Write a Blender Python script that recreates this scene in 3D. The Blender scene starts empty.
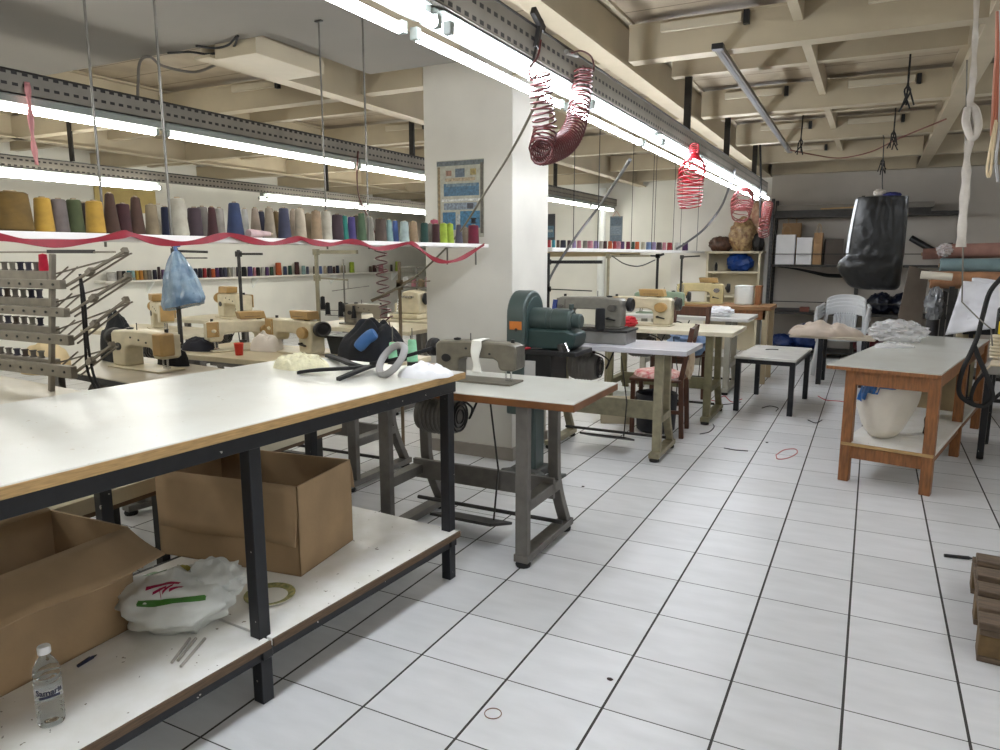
import bpy, math, random
from mathutils import Vector, Matrix, noise
random.seed(7)
SC = bpy.context.scene
COL = SC.collection
R = math.radians

# ---------------------------------------------------------------- camera, world, exposure
CAM_H, FPX, YAW, PITCH = 1.39, 721.1, -0.4731, 0.1651
cam = bpy.data.cameras.new('camera'); cam_o = bpy.data.objects.new('camera', cam); COL.objects.link(cam_o)
cam.sensor_width = 36.0; cam.lens = 36.0 * FPX / 1000.0; cam.clip_start = 0.02
cam_o.location = (0, 0, CAM_H); cam_o.rotation_euler = (math.pi/2 - PITCH, 0, -YAW)
SC.camera = cam_o
W = bpy.data.worlds.new('world'); SC.world = W; W.use_nodes = True
W.node_tree.nodes['Background'].inputs[0].default_value = (0.75, 0.8, 0.9, 1)
W.node_tree.nodes['Background'].inputs[1].default_value = 0.35
SC.view_settings.view_transform = 'Standard'; SC.view_settings.look = 'None'
SC.view_settings.gamma = 1.0; SC.view_settings.use_curve_mapping = False
SC.view_settings.exposure = 1.64
TUBE_POWER = 15.0            # the emission of every fluorescent tube in the room
SC.cycles.max_bounces = 8; SC.cycles.diffuse_bounces = 5; SC.cycles.sample_clamp_indirect = 6.0

# a pixel of the photograph -> the point of a known plane of the room
_cy, _sy, _cp, _sp = math.cos(YAW), math.sin(YAW), math.cos(PITCH), math.sin(PITCH)
_F = Vector((_sy*_cp, _cy*_cp, -_sp)); _R = Vector((_cy, -_sy, 0)); _U = _R.cross(_F)
CAMP = Vector((0, 0, CAM_H))
def ray(px, py): return _R*((px-500)/FPX) + _U*((375-py)/FPX) + _F
def at_z(px, py, z): d = ray(px, py); return CAMP + d*((z-CAM_H)/d.z)
def at_x(px, py, x): d = ray(px, py); return CAMP + d*(x/d.x)
def at_y(px, py, y): d = ray(px, py); return CAMP + d*(y/d.y)
def depth(p): return (Vector(p)-CAMP).dot(_F)

# ---------------------------------------------------------------- materials
def lin(c):
    return tuple(((v/255)/12.92 if v/255 <= 0.04045 else ((v/255+0.055)/1.055)**2.4) for v in c) + (1,)
def mat(name, rgb, rough=0.6, metal=0.0, var=0.0, scale=8.0, bump=0.0, bscale=60.0, rgb2=None, stretch=None, spec=None):
    m = bpy.data.materials.new(name); m.use_nodes = True
    nt = m.node_tree; b = nt.nodes['Principled BSDF']
    b.inputs['Base Color'].default_value = lin(rgb); b.inputs['Roughness'].default_value = rough
    b.inputs['Metallic'].default_value = metal
    if spec is not None: b.inputs['Specular IOR Level'].default_value = spec
    tc = None
    def coords():
        nonlocal tc
        if tc is None:
            tc = nt.nodes.new('ShaderNodeTexCoord'); mp = nt.nodes.new('ShaderNodeMapping')
            if stretch: mp.inputs['Scale'].default_value = stretch
            nt.links.new(tc.outputs['Object'], mp.inputs['Vector']); tc = mp
        return tc.outputs[0]
    if var > 0 or rgb2:
        n = nt.nodes.new('ShaderNodeTexNoise'); n.inputs['Scale'].default_value = scale; n.inputs['Detail'].default_value = 5
        nt.links.new(coords(), n.inputs['Vector'])
        r = nt.nodes.new('ShaderNodeValToRGB'); r.color_ramp.elements[0].position = 0.3; r.color_ramp.elements[1].position = 0.7
        a = rgb2 if rgb2 else tuple(max(0, c*(1-var)) for c in rgb)
        r.color_ramp.elements[0].color = lin(a); r.color_ramp.elements[1].color = lin(rgb)
        nt.links.new(n.outputs['Fac'], r.inputs['Fac']); nt.links.new(r.outputs['Color'], b.inputs['Base Color'])
    if bump > 0:
        n2 = nt.nodes.new('ShaderNodeTexNoise'); n2.inputs['Scale'].default_value = bscale; n2.inputs['Detail'].default_value = 4
        nt.links.new(coords(), n2.inputs['Vector'])
        bp = nt.nodes.new('ShaderNodeBump'); bp.inputs['Strength'].default_value = bump; bp.inputs['Distance'].default_value = 0.01
        nt.links.new(n2.outputs['Fac'], bp.inputs['Height']); nt.links.new(bp.outputs['Normal'], b.inputs['Normal'])
    return m
_mc = {}
def M(rgb, rough=0.6, metal=0.0, var=0.12, scale=14.0, bump=0.0, **k):
    key = (tuple(rgb), rough, metal, var, scale, bump, tuple(sorted(k.items())))
    if key not in _mc: _mc[key] = mat('surface_%d' % len(_mc), rgb, rough, metal, var, scale, bump, **k)
    return _mc[key]
def emit(name, rgb, s):
    m = bpy.data.materials.new(name); m.use_nodes = True; nt = m.node_tree
    b = nt.nodes['Principled BSDF']; b.inputs['Base Color'].default_value = (0.8, 0.8, 0.8, 1)
    b.inputs['Emission Color'].default_value = lin(rgb); b.inputs['Emission Strength'].default_value = s
    return m
def thread_mat(rgb):
    key = ('thread', tuple(rgb))
    if key in _mc: return _mc[key]
    m = mat('thread_%d' % len(_mc), rgb, 0.85, 0, 0.18, 25.0); nt = m.node_tree; b = nt.nodes['Principled BSDF']
    t = nt.nodes.new('ShaderNodeTexCoord'); w = nt.nodes.new('ShaderNodeTexWave'); w.bands_direction = 'Z'
    w.inputs['Scale'].default_value = 90; w.inputs['Distortion'].default_value = 1.5
    nt.links.new(t.outputs['Object'], w.inputs['Vector'])
    bp = nt.nodes.new('ShaderNodeBump'); bp.inputs['Strength'].default_value = 0.35; bp.inputs['Distance'].default_value = 0.003
    nt.links.new(w.outputs['Fac'], bp.inputs['Height']); nt.links.new(bp.outputs['Normal'], b.inputs['Normal'])
    _mc[key] = m; return m
def clear_mat(name, rgb, alpha, rough=0.15, ior=1.45, bump=0.0):
    m = bpy.data.materials.new(name); m.use_nodes = True; nt = m.node_tree; b = nt.nodes['Principled BSDF']
    b.inputs['Base Color'].default_value = lin(rgb); b.inputs['Roughness'].default_value = rough
    b.inputs['Alpha'].default_value = alpha; b.inputs['IOR'].default_value = ior
    return m
def floor_mat():
    m = bpy.data.materials.new('glazed_floor_tiles'); m.use_nodes = True; nt = m.node_tree; b = nt.nodes['Principled BSDF']
    L = nt.links.new
    def math_(op, a, bv=None):
        n = nt.nodes.new('ShaderNodeMath'); n.operation = op
        if hasattr(a, 'node'): L(a, n.inputs[0])
        else: n.inputs[0].default_value = a
        if bv is not None:
            if hasattr(bv, 'node'): L(bv, n.inputs[1])
            else: n.inputs[1].default_value = bv
        return n.outputs[0]
    tc = nt.nodes.new('ShaderNodeTexCoord'); s = nt.nodes.new('ShaderNodeSeparateXYZ'); L(tc.outputs['Object'], s.inputs[0])
    T = 0.333
    def axis(o, off, half):
        u = math_('DIVIDE', math_('SUBTRACT', o, off), T)
        f = math_('FRACT', u); d = math_('MINIMUM', f, math_('SUBTRACT', 1.0, f))
        return math_('LESS_THAN', d, half/T), math_('FLOOR', u)
    gx, ix = axis(s.outputs[0], -1.6466, 0.0042)
    gy, iy = axis(s.outputs[1], 2.628, 0.0022)
    g = math_('MAXIMUM', gx, gy)
    cb = nt.nodes.new('ShaderNodeCombineXYZ'); L(ix, cb.inputs[0]); L(iy, cb.inputs[1])
    wn = nt.nodes.new('ShaderNodeTexWhiteNoise'); L(cb.outputs[0], wn.inputs['Vector'])
    n = nt.nodes.new('ShaderNodeTexNoise'); n.inputs['Scale'].default_value = 5.0; n.inputs['Detail'].default_value = 6
    mp = nt.nodes.new('ShaderNodeMapping'); mp.inputs['Scale'].default_value = (1, 3, 1); L(tc.outputs['Object'], mp.inputs[0]); L(mp.outputs[0], n.inputs['Vector'])
    add = math_('ADD', math_('MULTIPLY', wn.outputs['Value'], 0.35), math_('MULTIPLY', n.outputs['Fac'], 0.8))
    r = nt.nodes.new('ShaderNodeValToRGB'); L(add, r.inputs['Fac'])
    r.color_ramp.elements[0].color = lin((196, 196, 196)); r.color_ramp.elements[1].color = lin((218, 218, 219))
    r.color_ramp.elements[0].position = 0.2; r.color_ramp.elements[1].position = 0.8
    mx = nt.nodes.new('ShaderNodeMix'); mx.data_type = 'RGBA'; L(g, mx.inputs['Factor']); L(r.outputs['Color'], mx.inputs['A'])
    mx.inputs['B'].default_value = lin((58, 55, 52)); L(mx.outputs['Result'], b.inputs['Base Color'])
    rr = nt.nodes.new('ShaderNodeMapRange'); L(n.outputs['Fac'], rr.inputs['Value']); rr.inputs['To Min'].default_value = 0.28; rr.inputs['To Max'].default_value = 0.45
    ro = math_('MAXIMUM', rr.outputs[0], math_('MULTIPLY', g, 0.9)); L(ro, b.inputs['Roughness'])
    bp = nt.nodes.new('ShaderNodeBump'); bp.inputs['Strength'].default_value = 0.4; bp.inputs['Distance'].default_value = 0.002
    L(math_('SUBTRACT', 1.0, g), bp.inputs['Height']); L(bp.outputs['Normal'], b.inputs['Normal'])
    return m
def stripes_mat(name, rgb, dark, axis, period, width, rough=0.6, metal=0.0, slot=None):
    """surface with regular grooves (slot: second axis, period, filled share for punched slots)"""
    m = mat(name, rgb, rough, metal, 0.12, 6.0); nt = m.node_tree; b = nt.nodes['Principled BSDF']; L = nt.links.new
    tc = nt.nodes.new('ShaderNodeTexCoord'); s = nt.nodes.new('ShaderNodeSeparateXYZ'); L(tc.outputs['Object'], s.inputs[0])
    def band(ax, per, wid):
        d = nt.nodes.new('ShaderNodeMath'); d.operation = 'DIVIDE'; L(s.outputs[ax], d.inputs[0]); d.inputs[1].default_value = per
        f = nt.nodes.new('ShaderNodeMath'); f.operation = 'FRACT'; L(d.outputs[0], f.inputs[0])
        l = nt.nodes.new('ShaderNodeMath'); l.operation = 'LESS_THAN'; L(f.outputs[0], l.inputs[0]); l.inputs[1].default_value = wid
        return l.outputs[0]
    o = band(axis, period, width)
    if slot:
        o2 = band(*slot); k = nt.nodes.new('ShaderNodeMath'); k.operation = 'MULTIPLY'; L(o, k.inputs[0]); L(o2, k.inputs[1]); o = k.outputs[0]
    mx = nt.nodes.new('ShaderNodeMix'); mx.data_type = 'RGBA'; L(o, mx.inputs['Factor'])
    src = b.inputs['Base Color'].links[0].from_socket; L(src, mx.inputs['A']); mx.inputs['B'].default_value = lin(dark)
    L(mx.outputs['Result'], b.inputs['Base Color'])
    return m

# ---------------------------------------------------------------- mesh builder
class MB:
    def __init__(s): s.v = []; s.f = []
    def add(s, vs, fs):
        k = len(s.v); s.v += [tuple(v) for v in vs]; s.f += [tuple(i+k for i in f) for f in fs]; return s
    def box(s, c, d, rz=0, rx=0, ry=0):
        m = Matrix.Translation(c) @ Matrix.Rotation(rz, 4, 'Z') @ Matrix.Rotation(ry, 4, 'Y') @ Matrix.Rotation(rx, 4, 'X')
        vs = [m @ Vector((sx*d[0]/2, sy*d[1]/2, sz*d[2]/2)) for sx in (-1, 1) for sy in (-1, 1) for sz in (-1, 1)]
        return s.add(vs, [(0, 1, 3, 2), (4, 6, 7, 5), (0, 4, 5, 1), (2, 3, 7, 6), (0, 2, 6, 4), (1, 5, 7, 3)])
    def span(s, a, b):
        return s.box([(a[i]+b[i])/2 for i in range(3)], [abs(b[i]-a[i]) for i in range(3)])
    def bar(s, p0, p1, w, h=None, up=(0, 0, 1)):
        """rectangular bar between two points"""
        p0, p1 = Vector(p0), Vector(p1); h = h or w; t = (p1-p0).normalized(); u = Vector(up)
        if abs(t.dot(u)) > 0.98: u = Vector((0, 1, 0))
        a = t.cross(u).normalized(); c = a.cross(t)
        vs = [p + a*(i*w/2) + c*(j*h/2) for p in (p0, p1) for i, j in ((-1, -1), (1, -1), (1, 1), (-1, 1))]
        return s.add(vs, [(0, 3, 2, 1), (4, 5, 6, 7), (0, 1, 5, 4), (1, 2, 6, 5), (2, 3, 7, 6), (3, 0, 4, 7)])
    def tube(s, pts, r, n=8, closed=False, cap=True):
        pts = [Vector(p) for p in pts]; N = len(pts); rs = r if isinstance(r, (list, tuple)) else [r]*N
        k = len(s.v); prev = None
        for i, p in enumerate(pts):
            if closed: t = (pts[(i+1) % N]-pts[i-1])
            else: t = pts[min(i+1, N-1)]-pts[max(i-1, 0)]
            t.normalize()
            if prev is None:
                a = t.orthogonal().normalized()
            else:
                a = prev - t*prev.dot(t)
                a = a.normalized() if a.length > 1e-6 else t.orthogonal().normalized()
            prev = a; b = t.cross(a)
            for j in range(n):
                q = 2*math.pi*j/n; s.v.append(tuple(p + (a*math.cos(q)+b*math.sin(q))*rs[i]))
        for i in range(N if closed else N-1):
            for j in range(n):
                a0, a1 = k+i*n+j, k+i*n+(j+1) % n; b0, b1 = k+((i+1) % N)*n+j, k+((i+1) % N)*n+(j+1) % n
                s.f.append((a0, a1, b1, b0))
        if cap and not closed:
            s.f.append(tuple(k+j for j in reversed(range(n)))); s.f.append(tuple(k+(N-1)*n+j for j in range(n)))
        return s
    def cyl(s, p0, p1, r0, r1=None, n=16): return s.tube([p0, p1], [r0, r0 if r1 is None else r1], n)
    def lathe(s, prof, c=(0, 0, 0), n=20, axis='Z', cap=True):
        k = len(s.v); c = Vector(c)
        for (r, z) in prof:
            for j in range(n):
                q = 2*math.pi*j/n; x, y = r*math.cos(q), r*math.sin(q)
                p = {'Z': (x, y, z), 'X': (z, x, y), 'Y': (y, z, x)}[axis]
                s.v.append(tuple(c+Vector(p)))
        for i in range(len(prof)-1):
            for j in range(n):
                s.f.append((k+i*n+j, k+i*n+(j+1) % n, k+(i+1)*n+(j+1) % n, k+(i+1)*n+j))
        if cap: s.f.append(tuple(k+j for j in reversed(range(n)))); e = k+(len(prof)-1)*n; s.f.append(tuple(e+j for j in range(n)))
        return s
    def prism(s, poly, a, b, axis='Y'):
        """2-D outline extruded from a to b along an axis (outline in the two other axes)"""
        k = len(s.v); n = len(poly)
        for t in (a, b):
            for (u, w) in poly:
                s.v.append({'Y': (u, t, w), 'X': (t, u, w), 'Z': (u, w, t)}[axis])
        s.f.append(tuple(k+i for i in range(n))); s.f.append(tuple(k+n+i for i in reversed(range(n))))
        for i in range(n): s.f.append((k+i, k+n+i, k+n+(i+1) % n, k+(i+1) % n))
        return s
    def grid(s, fn, nu, nv, closed_u=False):
        k = len(s.v)
        for i in range(nu+(0 if closed_u else 1)):
            for j in range(nv+1): s.v.append(tuple(fn(i/nu, j/nv)))
        for i in range(nu):
            i2 = (i+1) % nu if closed_u else i+1
            for j in range(nv): s.f.append((k+i*(nv+1)+j, k+i2*(nv+1)+j, k+i2*(nv+1)+j+1, k+i*(nv+1)+j+1))
        return s
    def sphere(s, c, r, nu=16, nv=10):
        c = Vector(c); r = r if isinstance(r, (tuple, list)) else (r, r, r)
        pr = []
        def fn(u, v):
            a = 2*math.pi*u; b = math.pi*(v-0.5)*0.995
            return c+Vector((r[0]*math.cos(a)*math.cos(b), r[1]*math.sin(a)*math.cos(b), r[2]*math.sin(b)))
        return s.grid(fn, nu, nv, True)
    def build(s, name, m, parent=None, loc=(0, 0, 0), rz=0, bevel=0.0, smooth=35, solid=0.0, sub=0, segs=2):
        me = bpy.data.meshes.new(name); me.from_pydata(s.v, [], s.f); me.update()
        import bmesh
        bm = bmesh.new(); bm.from_mesh(me); bmesh.ops.recalc_face_normals(bm, faces=bm.faces); bm.to_mesh(me); bm.free()
        me.materials.append(m)
        for p in me.polygons: p.use_smooth = True
        if smooth: me.set_sharp_from_angle(angle=R(smooth))
        o = bpy.data.objects.new(name, me); COL.objects.link(o)
        o.location = loc; o.rotation_euler = (0, 0, rz)
        if parent: o.parent = parent
        if solid: x = o.modifiers.new('thick', 'SOLIDIFY'); x.thickness = solid; x.offset = 0
        if sub: x = o.modifiers.new('smooth', 'SUBSURF'); x.levels = sub; x.render_levels = sub
        if bevel:
            x = o.modifiers.new('edge', 'BEVEL'); x.width = bevel; x.segments = segs; x.limit_method = 'ANGLE'; x.angle_limit = R(40)
        return o
def tag(o, label, cat, group=None, kind=None):
    o['label'] = label; o['category'] = cat
    if group: o['group'] = group
    if kind: o['kind'] = kind
    return o
def thing(name, label, cat, loc=(0, 0, 0), rz=0, group=None):
    o = bpy.data.objects.new(name, None); COL.objects.link(o); o.location = loc; o.rotation_euler = (0, 0, rz)
    o.empty_display_size = 0.05
    return tag(o, label, cat, group)
def struct(o): o['kind'] = 'structure'; return o
def copy_thing(o, loc, rz, label, parent=None):
    c = o.copy(); COL.objects.link(c)
    if parent is None: c.location = loc; c.rotation_euler = (0, 0, rz); c['label'] = label
    else: c.parent = parent
    for ch in o.children: copy_thing(ch, None, None, None, c)
    return c
def catmull(pts, k=8):
    pts = [Vector(p) for p in pts]; out = []
    P = [pts[0]*2-pts[1]] + pts + [pts[-1]*2-pts[-2]]
    for i in range(1, len(P)-2):
        a, b, c, d = P[i-1:i+3]
        for j in range(k):
            t = j/k
            out.append(0.5*((2*b)+(c-a)*t+(2*a-5*b+4*c-d)*t*t+(3*b-a-3*c+d)*t**3))
    out.append(pts[-1]); return out
def helix(path, rad, turns, per=14):
    """coil around a path; rad a function of 0..1"""
    P = catmull(path, 12); Ls = [0]
    for i in range(1, len(P)): Ls.append(Ls[-1]+(P[i]-P[i-1]).length)
    tot = Ls[-1]; out = []; N = int(turns*per); prev = None
    for i in range(N+1):
        t = i/N; s_ = t*tot; k = 1
        while k < len(P)-1 and Ls[k] < s_: k += 1
        f = (s_-Ls[k-1])/max(1e-9, Ls[k]-Ls[k-1]); p = P[k-1].lerp(P[k], f); tg = (P[k]-P[k-1]).normalized()
        a = tg.orthogonal().normalized() if prev is None else (prev-tg*prev.dot(tg)).normalized()
        prev = a; b = tg.cross(a); q = 2*math.pi*turns*t
        out.append(p+(a*math.cos(q)+b*math.sin(q))*rad(t))
    return out
def heap_mesh(w, d, h, seed, n=36, fold=0.35, freq=3.0, edge=0.5):
    """a soft pile of cloth: irregular dome with folds, closed below"""
    mb = MB(); off = Vector((seed*13.1, seed*7.7, seed*3.3))
    def fn(u, v):
        a = 2*math.pi*u; r = v
        rr = 1+0.22*noise.noise(off+Vector((math.cos(a)*1.3, math.sin(a)*1.3, 0)))
        x, y = math.cos(a)*r*w/2*rr, math.sin(a)*r*d/2*rr
        base = (1-r**2.2)**edge if r < 1 else 0
        q = off+Vector((x/w*freq*2, y/d*freq*2, 0))
        nz = abs(noise.noise(q))*1.1+0.25*noise.noise(q*1.9)
        z = h*base*(0.8+fold*nz)
        return (x, y, max(0.002*(1-r), z))
    mb.grid(fn, n, n//2, True)
    k = len(mb.v); ring = [i*(n//2+1)+n//2 for i in range(n)]
    mb.f.append(tuple(ring))
    return mb
def crumple(r, seed, amp=0.25, freq=2.2, nu=32, nv=20, flat=True):
    """a crumpled bag: ridged noise on an ellipsoid, flattened where it stands"""
    mb = MB(); off = Vector((seed*5.1, seed*9.2, seed*2.7))
    def fn(u, v):
        a = 2*math.pi*u; b = math.pi*(v-0.5)*0.99
        d = Vector((math.cos(a)*math.cos(b), math.sin(a)*math.cos(b), math.sin(b)))
        k = 1+amp*(1-2.2*abs(noise.noise(d*freq+off)))*0.6+amp*0.5*noise.noise(d*freq*2.7+off)
        p = Vector((d.x*r[0]*k, d.y*r[1]*k, d.z*r[2]*k+r[2]))
        if flat and p.z < 0.12*r[2]: p.z = 0.12*r[2]*0.0
        return p
    return mb.grid(fn, nu, nv, True)

# ---------------------------------------------------------------- palette
CREAM_PAINT = mat('cream_ceiling_paint', (178, 165, 140), 0.55, 0, 0.07, 3.0)
WHITE_WALL = mat('white_wall_paint', (222, 220, 210), 0.8, 0, 0.05, 2.0, 0.05, 40)
GREY_WALL = mat('grey_wall_paint', (190, 183, 174), 0.8, 0, 0.07, 2.0)
SOFFIT = mat('soffit_plaster', (130, 124, 116), 0.85, 0, 0.04, 2.0)
FLOOR = floor_mat()
LAMINATE = mat('white_laminate', (192, 192, 185), 0.31, 0, 0.05, 5.0, rgb2=(182, 180, 171))
WORN_LAMINATE = mat('worn_white_laminate', (234, 232, 228), 0.3, 0, 0.08, 9.0, 0.05, 30, rgb2=(220, 217, 208))
PLY = mat('plywood_edge', (186, 150, 98), 0.6, 0, 0.2, 20, stretch=(1, 1, 12))
DARKPLY = mat('worn_board_edge', (104, 82, 60), 0.7, 0, 0.25, 20, stretch=(1, 1, 12))
BLACK_STEEL = mat('chipped_black_steel', (27, 28, 33), 0.42, 0.1, 0.25, 30)
STEEL = mat('bare_steel', (120, 116, 108), 0.45, 0.6, 0.2, 20)
DARK_STEEL = mat('dark_steel', (62, 60, 58), 0.5, 0.5, 0.2, 20)
def speckle(m, rgb, scale, thr):
    nt = m.node_tree; b = nt.nodes['Principled BSDF']; L = nt.links.new
    tc = nt.nodes.new('ShaderNodeTexCoord'); n = nt.nodes.new('ShaderNodeTexNoise'); n.inputs['Scale'].default_value = scale; n.inputs['Detail'].default_value = 2
    L(tc.outputs['Object'], n.inputs['Vector']); g = nt.nodes.new('ShaderNodeMath'); g.operation = 'GREATER_THAN'; g.inputs[1].default_value = thr; L(n.outputs['Fac'], g.inputs[0])
    mx = nt.nodes.new('ShaderNodeMix'); mx.data_type = 'RGBA'; L(g.outputs[0], mx.inputs['Factor']); L(b.inputs['Base Color'].links[0].from_socket, mx.inputs['A'])
    mx.inputs['B'].default_value = lin(rgb); L(mx.outputs['Result'], b.inputs['Base Color'])
speckle(BLACK_STEEL, (176, 172, 164), 42, .74); speckle(WORN_LAMINATE, (120, 108, 92), 48, .735); speckle(LAMINATE, (164, 156, 138), 40, .74)
CHROME = mat('chrome', (200, 200, 200), 0.2, 1.0)
FRAME_GREY = mat('machine_frame_grey', (108, 104, 98), 0.5, 0.1, 0.12, 20)
FRAME_CREAM = mat('machine_frame_cream', (150, 142, 116), 0.55, 0.05, 0.15, 20)
FRAME_OLIVE = mat('machine_frame_olive', (128, 122, 92), 0.55, 0.05, 0.15, 20)
HEAD_GREY = mat('machine_head_grey', (128, 124, 114), 0.4, 0.1, 0.1, 20)
HEAD_CREAM = mat('machine_head_cream', (205, 194, 165), 0.42, 0.0, 0.1, 14)
TAN = mat('tan_plastic', (176, 142, 88), 0.5, 0.0, 0.1, 14)
BLACK = mat('black_plastic', (20, 20, 21), 0.45, 0.0, 0.2, 20)
RUBBER = mat('black_rubber', (26, 25, 25), 0.75)
ORANGE_WOOD = mat('orange_stained_wood', (150, 96, 52), 0.5, 0, 0.25, 14, 0.05, 40, stretch=(6, 6, 1))
BROWN_WOOD = mat('dark_brown_wood', (86, 50, 32), 0.45, 0, 0.25, 14, stretch=(6, 6, 1))
GREEN_PAINT = mat('machine_green_paint', (64, 77, 74), 0.4, 0.1, 0.1, 12)
CARDBOARD = mat('cardboard', (170, 142, 108), 0.85, 0, 0.12, 6, 0.06, 60)
CARDBOARD_IN = mat('cardboard_inside', (146, 120, 92), 0.9, 0, 0.1, 6)
RED_RIBBON = mat('red_ribbon', (132, 14, 34), 0.55, 0, 0.12, 40)

# ---------------------------------------------------------------- the room
XL, XR, YF, YB, YB2, ZC = -9.3, 3.2, -3.0, 11.5, 11.1, 2.74
YD, XD = 15.0, -6.0          # the left end of the room runs deeper
XJ = -2.75
struct(MB().span((XL-.1, YF-.1, -.1), (XR+.1, YD+.1, 0)).build('floor', FLOOR))
CEIL = stripes_mat('ceiling_planks', (172, 157, 134), (92, 80, 62), 1, 0.30, 0.035)
struct(MB().span((XL-.1, YF-.1, ZC), (XR+.1, YD+.1, ZC+.1)).build('ceiling', CEIL))
struct(MB().span((XL-.1, YF-.1, 0), (XL, YD+.1, ZC)).build('wall_left', WHITE_WALL))
struct(MB().span((XD, YB, 0), (XJ, YB+.1, ZC)).build('wall_back', WHITE_WALL))
struct(MB().span((XD, YB+.1, 0), (XD+.1, YD, ZC)).build('wall_back_side', WHITE_WALL))
struct(MB().span((XL, YD, 0), (XD+.1, YD+.1, ZC)).build('wall_back_left', WHITE_WALL))
struct(MB().span((XJ, YB2, 0), (-1.36, YB+.1, ZC)).build('wall_back_right', mat('white_wall_paint_by_shelves', (226, 223, 216), 0.8, 0, 0.05, 2.0)))
struct(MB().span((-1.36, YB2, 0), (XR, YB+.1, ZC)).build('wall_back_grey', GREY_WALL))
struct(MB().span((XR, YF-.1, 0), (XR+.1, YB+.1, ZC)).build('wall_right', WHITE_WALL))
struct(MB().span((XL-.1, YF-.1, 0), (XR+.1, YF, ZC)).build('wall_front', WHITE_WALL))

# plaster pillar with a flared head and a skirting
PX0, PX1, PY0, PY1 = -2.77, -2.10, 4.28, 4.86
struct(MB().span((PX0, PY0, 0), (PX1, PY1, ZC)).build('pillar', mat('pillar_plaster', (204, 200, 190), 0.8, 0, 0.06, 2.5, 0.06, 30), bevel=.006))
struct(MB().span((PX0-.012, PY0-.012, 0), (PX1+.012, PY1+.012, .09)).build('baseboard_pillar', mat('skirting_tile', (150, 142, 132), 0.4, 0, 0.1, 6), bevel=.003))

# soffit of smooth plaster over the near left part
struct(MB().prism([(-6.6, YF), (-2.2, YF), (-2.2, 3.85), (-2.88, 3.85), (-2.88, 2.95), (-6.6, 2.95)], 2.5, 2.515, 'Z').build('ceiling_soffit', SOFFIT))
struct(MB().prism([(-6.58, YF), (-2.22, YF), (-2.22, 3.83), (-2.9, 3.83), (-2.9, 2.93), (-6.58, 2.93)], 2.516, ZC-.002, 'Z').build('ceiling_soffit_edge', CREAM_PAINT))

# cross beams, girders, joists of painted steel
def cbeam(y, x0, x1, zb, zt, w=.11):
    m = MB(); m.span((x0, y+.004, zb+.012), (x1, y+.016, zt-.012))
    m.span((x0, y, zb), (x1, y+w, zb+.012)); m.span((x0, y, zt-.012), (x1, y+w, zt))
    return struct(m.build('ceiling_beam', CREAM_PAINT))
for y, zb in ((4.3, 2.50), (6.3, 2.51), (8.0, 2.51), (9.7, 2.51), (10.95, 2.49), (12.4, 2.5), (13.8, 2.5)):
    for x0, x1 in ((XL, -3.42), (-3.28, -1.48), (-1.36, .40), (.52, XR)):
        if y == 4.3 and x0 == -3.28:
            cbeam(y-.03, x0, PX0, zb, zb+.2); cbeam(y-.03, PX1, x1, zb, zb+.2); continue
        if y > 11:
            if x0 < -4: cbeam(y, x0, XD, zb, zb+.2)
            continue
        cbeam(y, x0, x1, zb, zb+.2)
for y in (1.2, 2.7):
    for x0, x1 in ((-1.36, .40), (.52, XR)): cbeam(y, x0, x1, 2.5, 2.7)
for y in (5.3, 7.15, 8.85, 10.3, 11.7, 13.1):
    for x0, x1 in ((XL, -3.42), (-1.36, .40), (.52, XR)):
        if y > 11 and x0 > -4: continue
        cbeam(y, x0, XD if y > 11 else x1, 2.62, ZC-.004, .08)
def girder(x, y0, y1, zb, zt, w=.12):
    m = MB(); m.span((x-.008, y0, zb+.014), (x+.008, y1, zt-.014)); m.span((x-w/2, y0, zb), (x+w/2, y1, zb+.014)); m.span((x-w/2, y0, zt-.014), (x+w/2, y1, zt))
    return struct(m.build('ceiling_girder', CREAM_PAINT))
girder(-1.42, YF, YB2, 2.47, ZC-.004); girder(.46, YF, YB2, 2.5, ZC-.004); girder(-3.35, 2.97, YB, 2.45, ZC-.004)
girder(-5.4, 2.97, YB, 2.5, ZC-.004); girder(-7.5, 2.97, YD, 2.5, ZC-.004); girder(2.0, YF, YB2, 2.5, ZC-.004)
for y0, y1 in ((2.9, 4.3), (4.5, 6.3), (6.5, 8.0), (8.2, 9.7)):
    struct(MB().span((-.47, y0, 2.6), (-.42, y1, ZC-.004)).build('ceiling_joist', CREAM_PAINT))
    struct(MB().span((-2.5, y0+1.6 if y0 < 4 else y0, 2.6), (-2.45, y1 if y0 > 4 else y1+.01, ZC-.004)).build('ceiling_joist', CREAM_PAINT)) if y0 > 4 else None
struct(MB().span((-3.25, 2.97, 2.43), (-2.95, 3.5, 2.6)).build('ceiling_box_duct', CREAM_PAINT, bevel=.004))
# short cleats bolted under the beams, between the notches in the flanges
CLEAT = mat('cleat_paint', (190, 180, 158), 0.5, 0, 0.05, 6)
for x, y in ((-.95, 4.3), (.1, 4.3), (-.95, 6.3), (-.05, 6.3), (-.9, 8.0), (-.1, 8.0), (-.85, 9.7), (-4.3, 4.3), (-4.3, 6.3), (-4.6, 8.0), (-6.3, 6.3), (-6.2, 4.3)):
    m = MB(); m.span((x-.22, y-.03, 2.63), (x+.22, y-.002, 2.68)); struct(m.build('beam_cleat', CLEAT, bevel=.003))
    struct(MB().span((x+.23, y-.035, 2.615), (x+.26, y-.002, 2.685)).build('beam_notch', BLACK))
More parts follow.
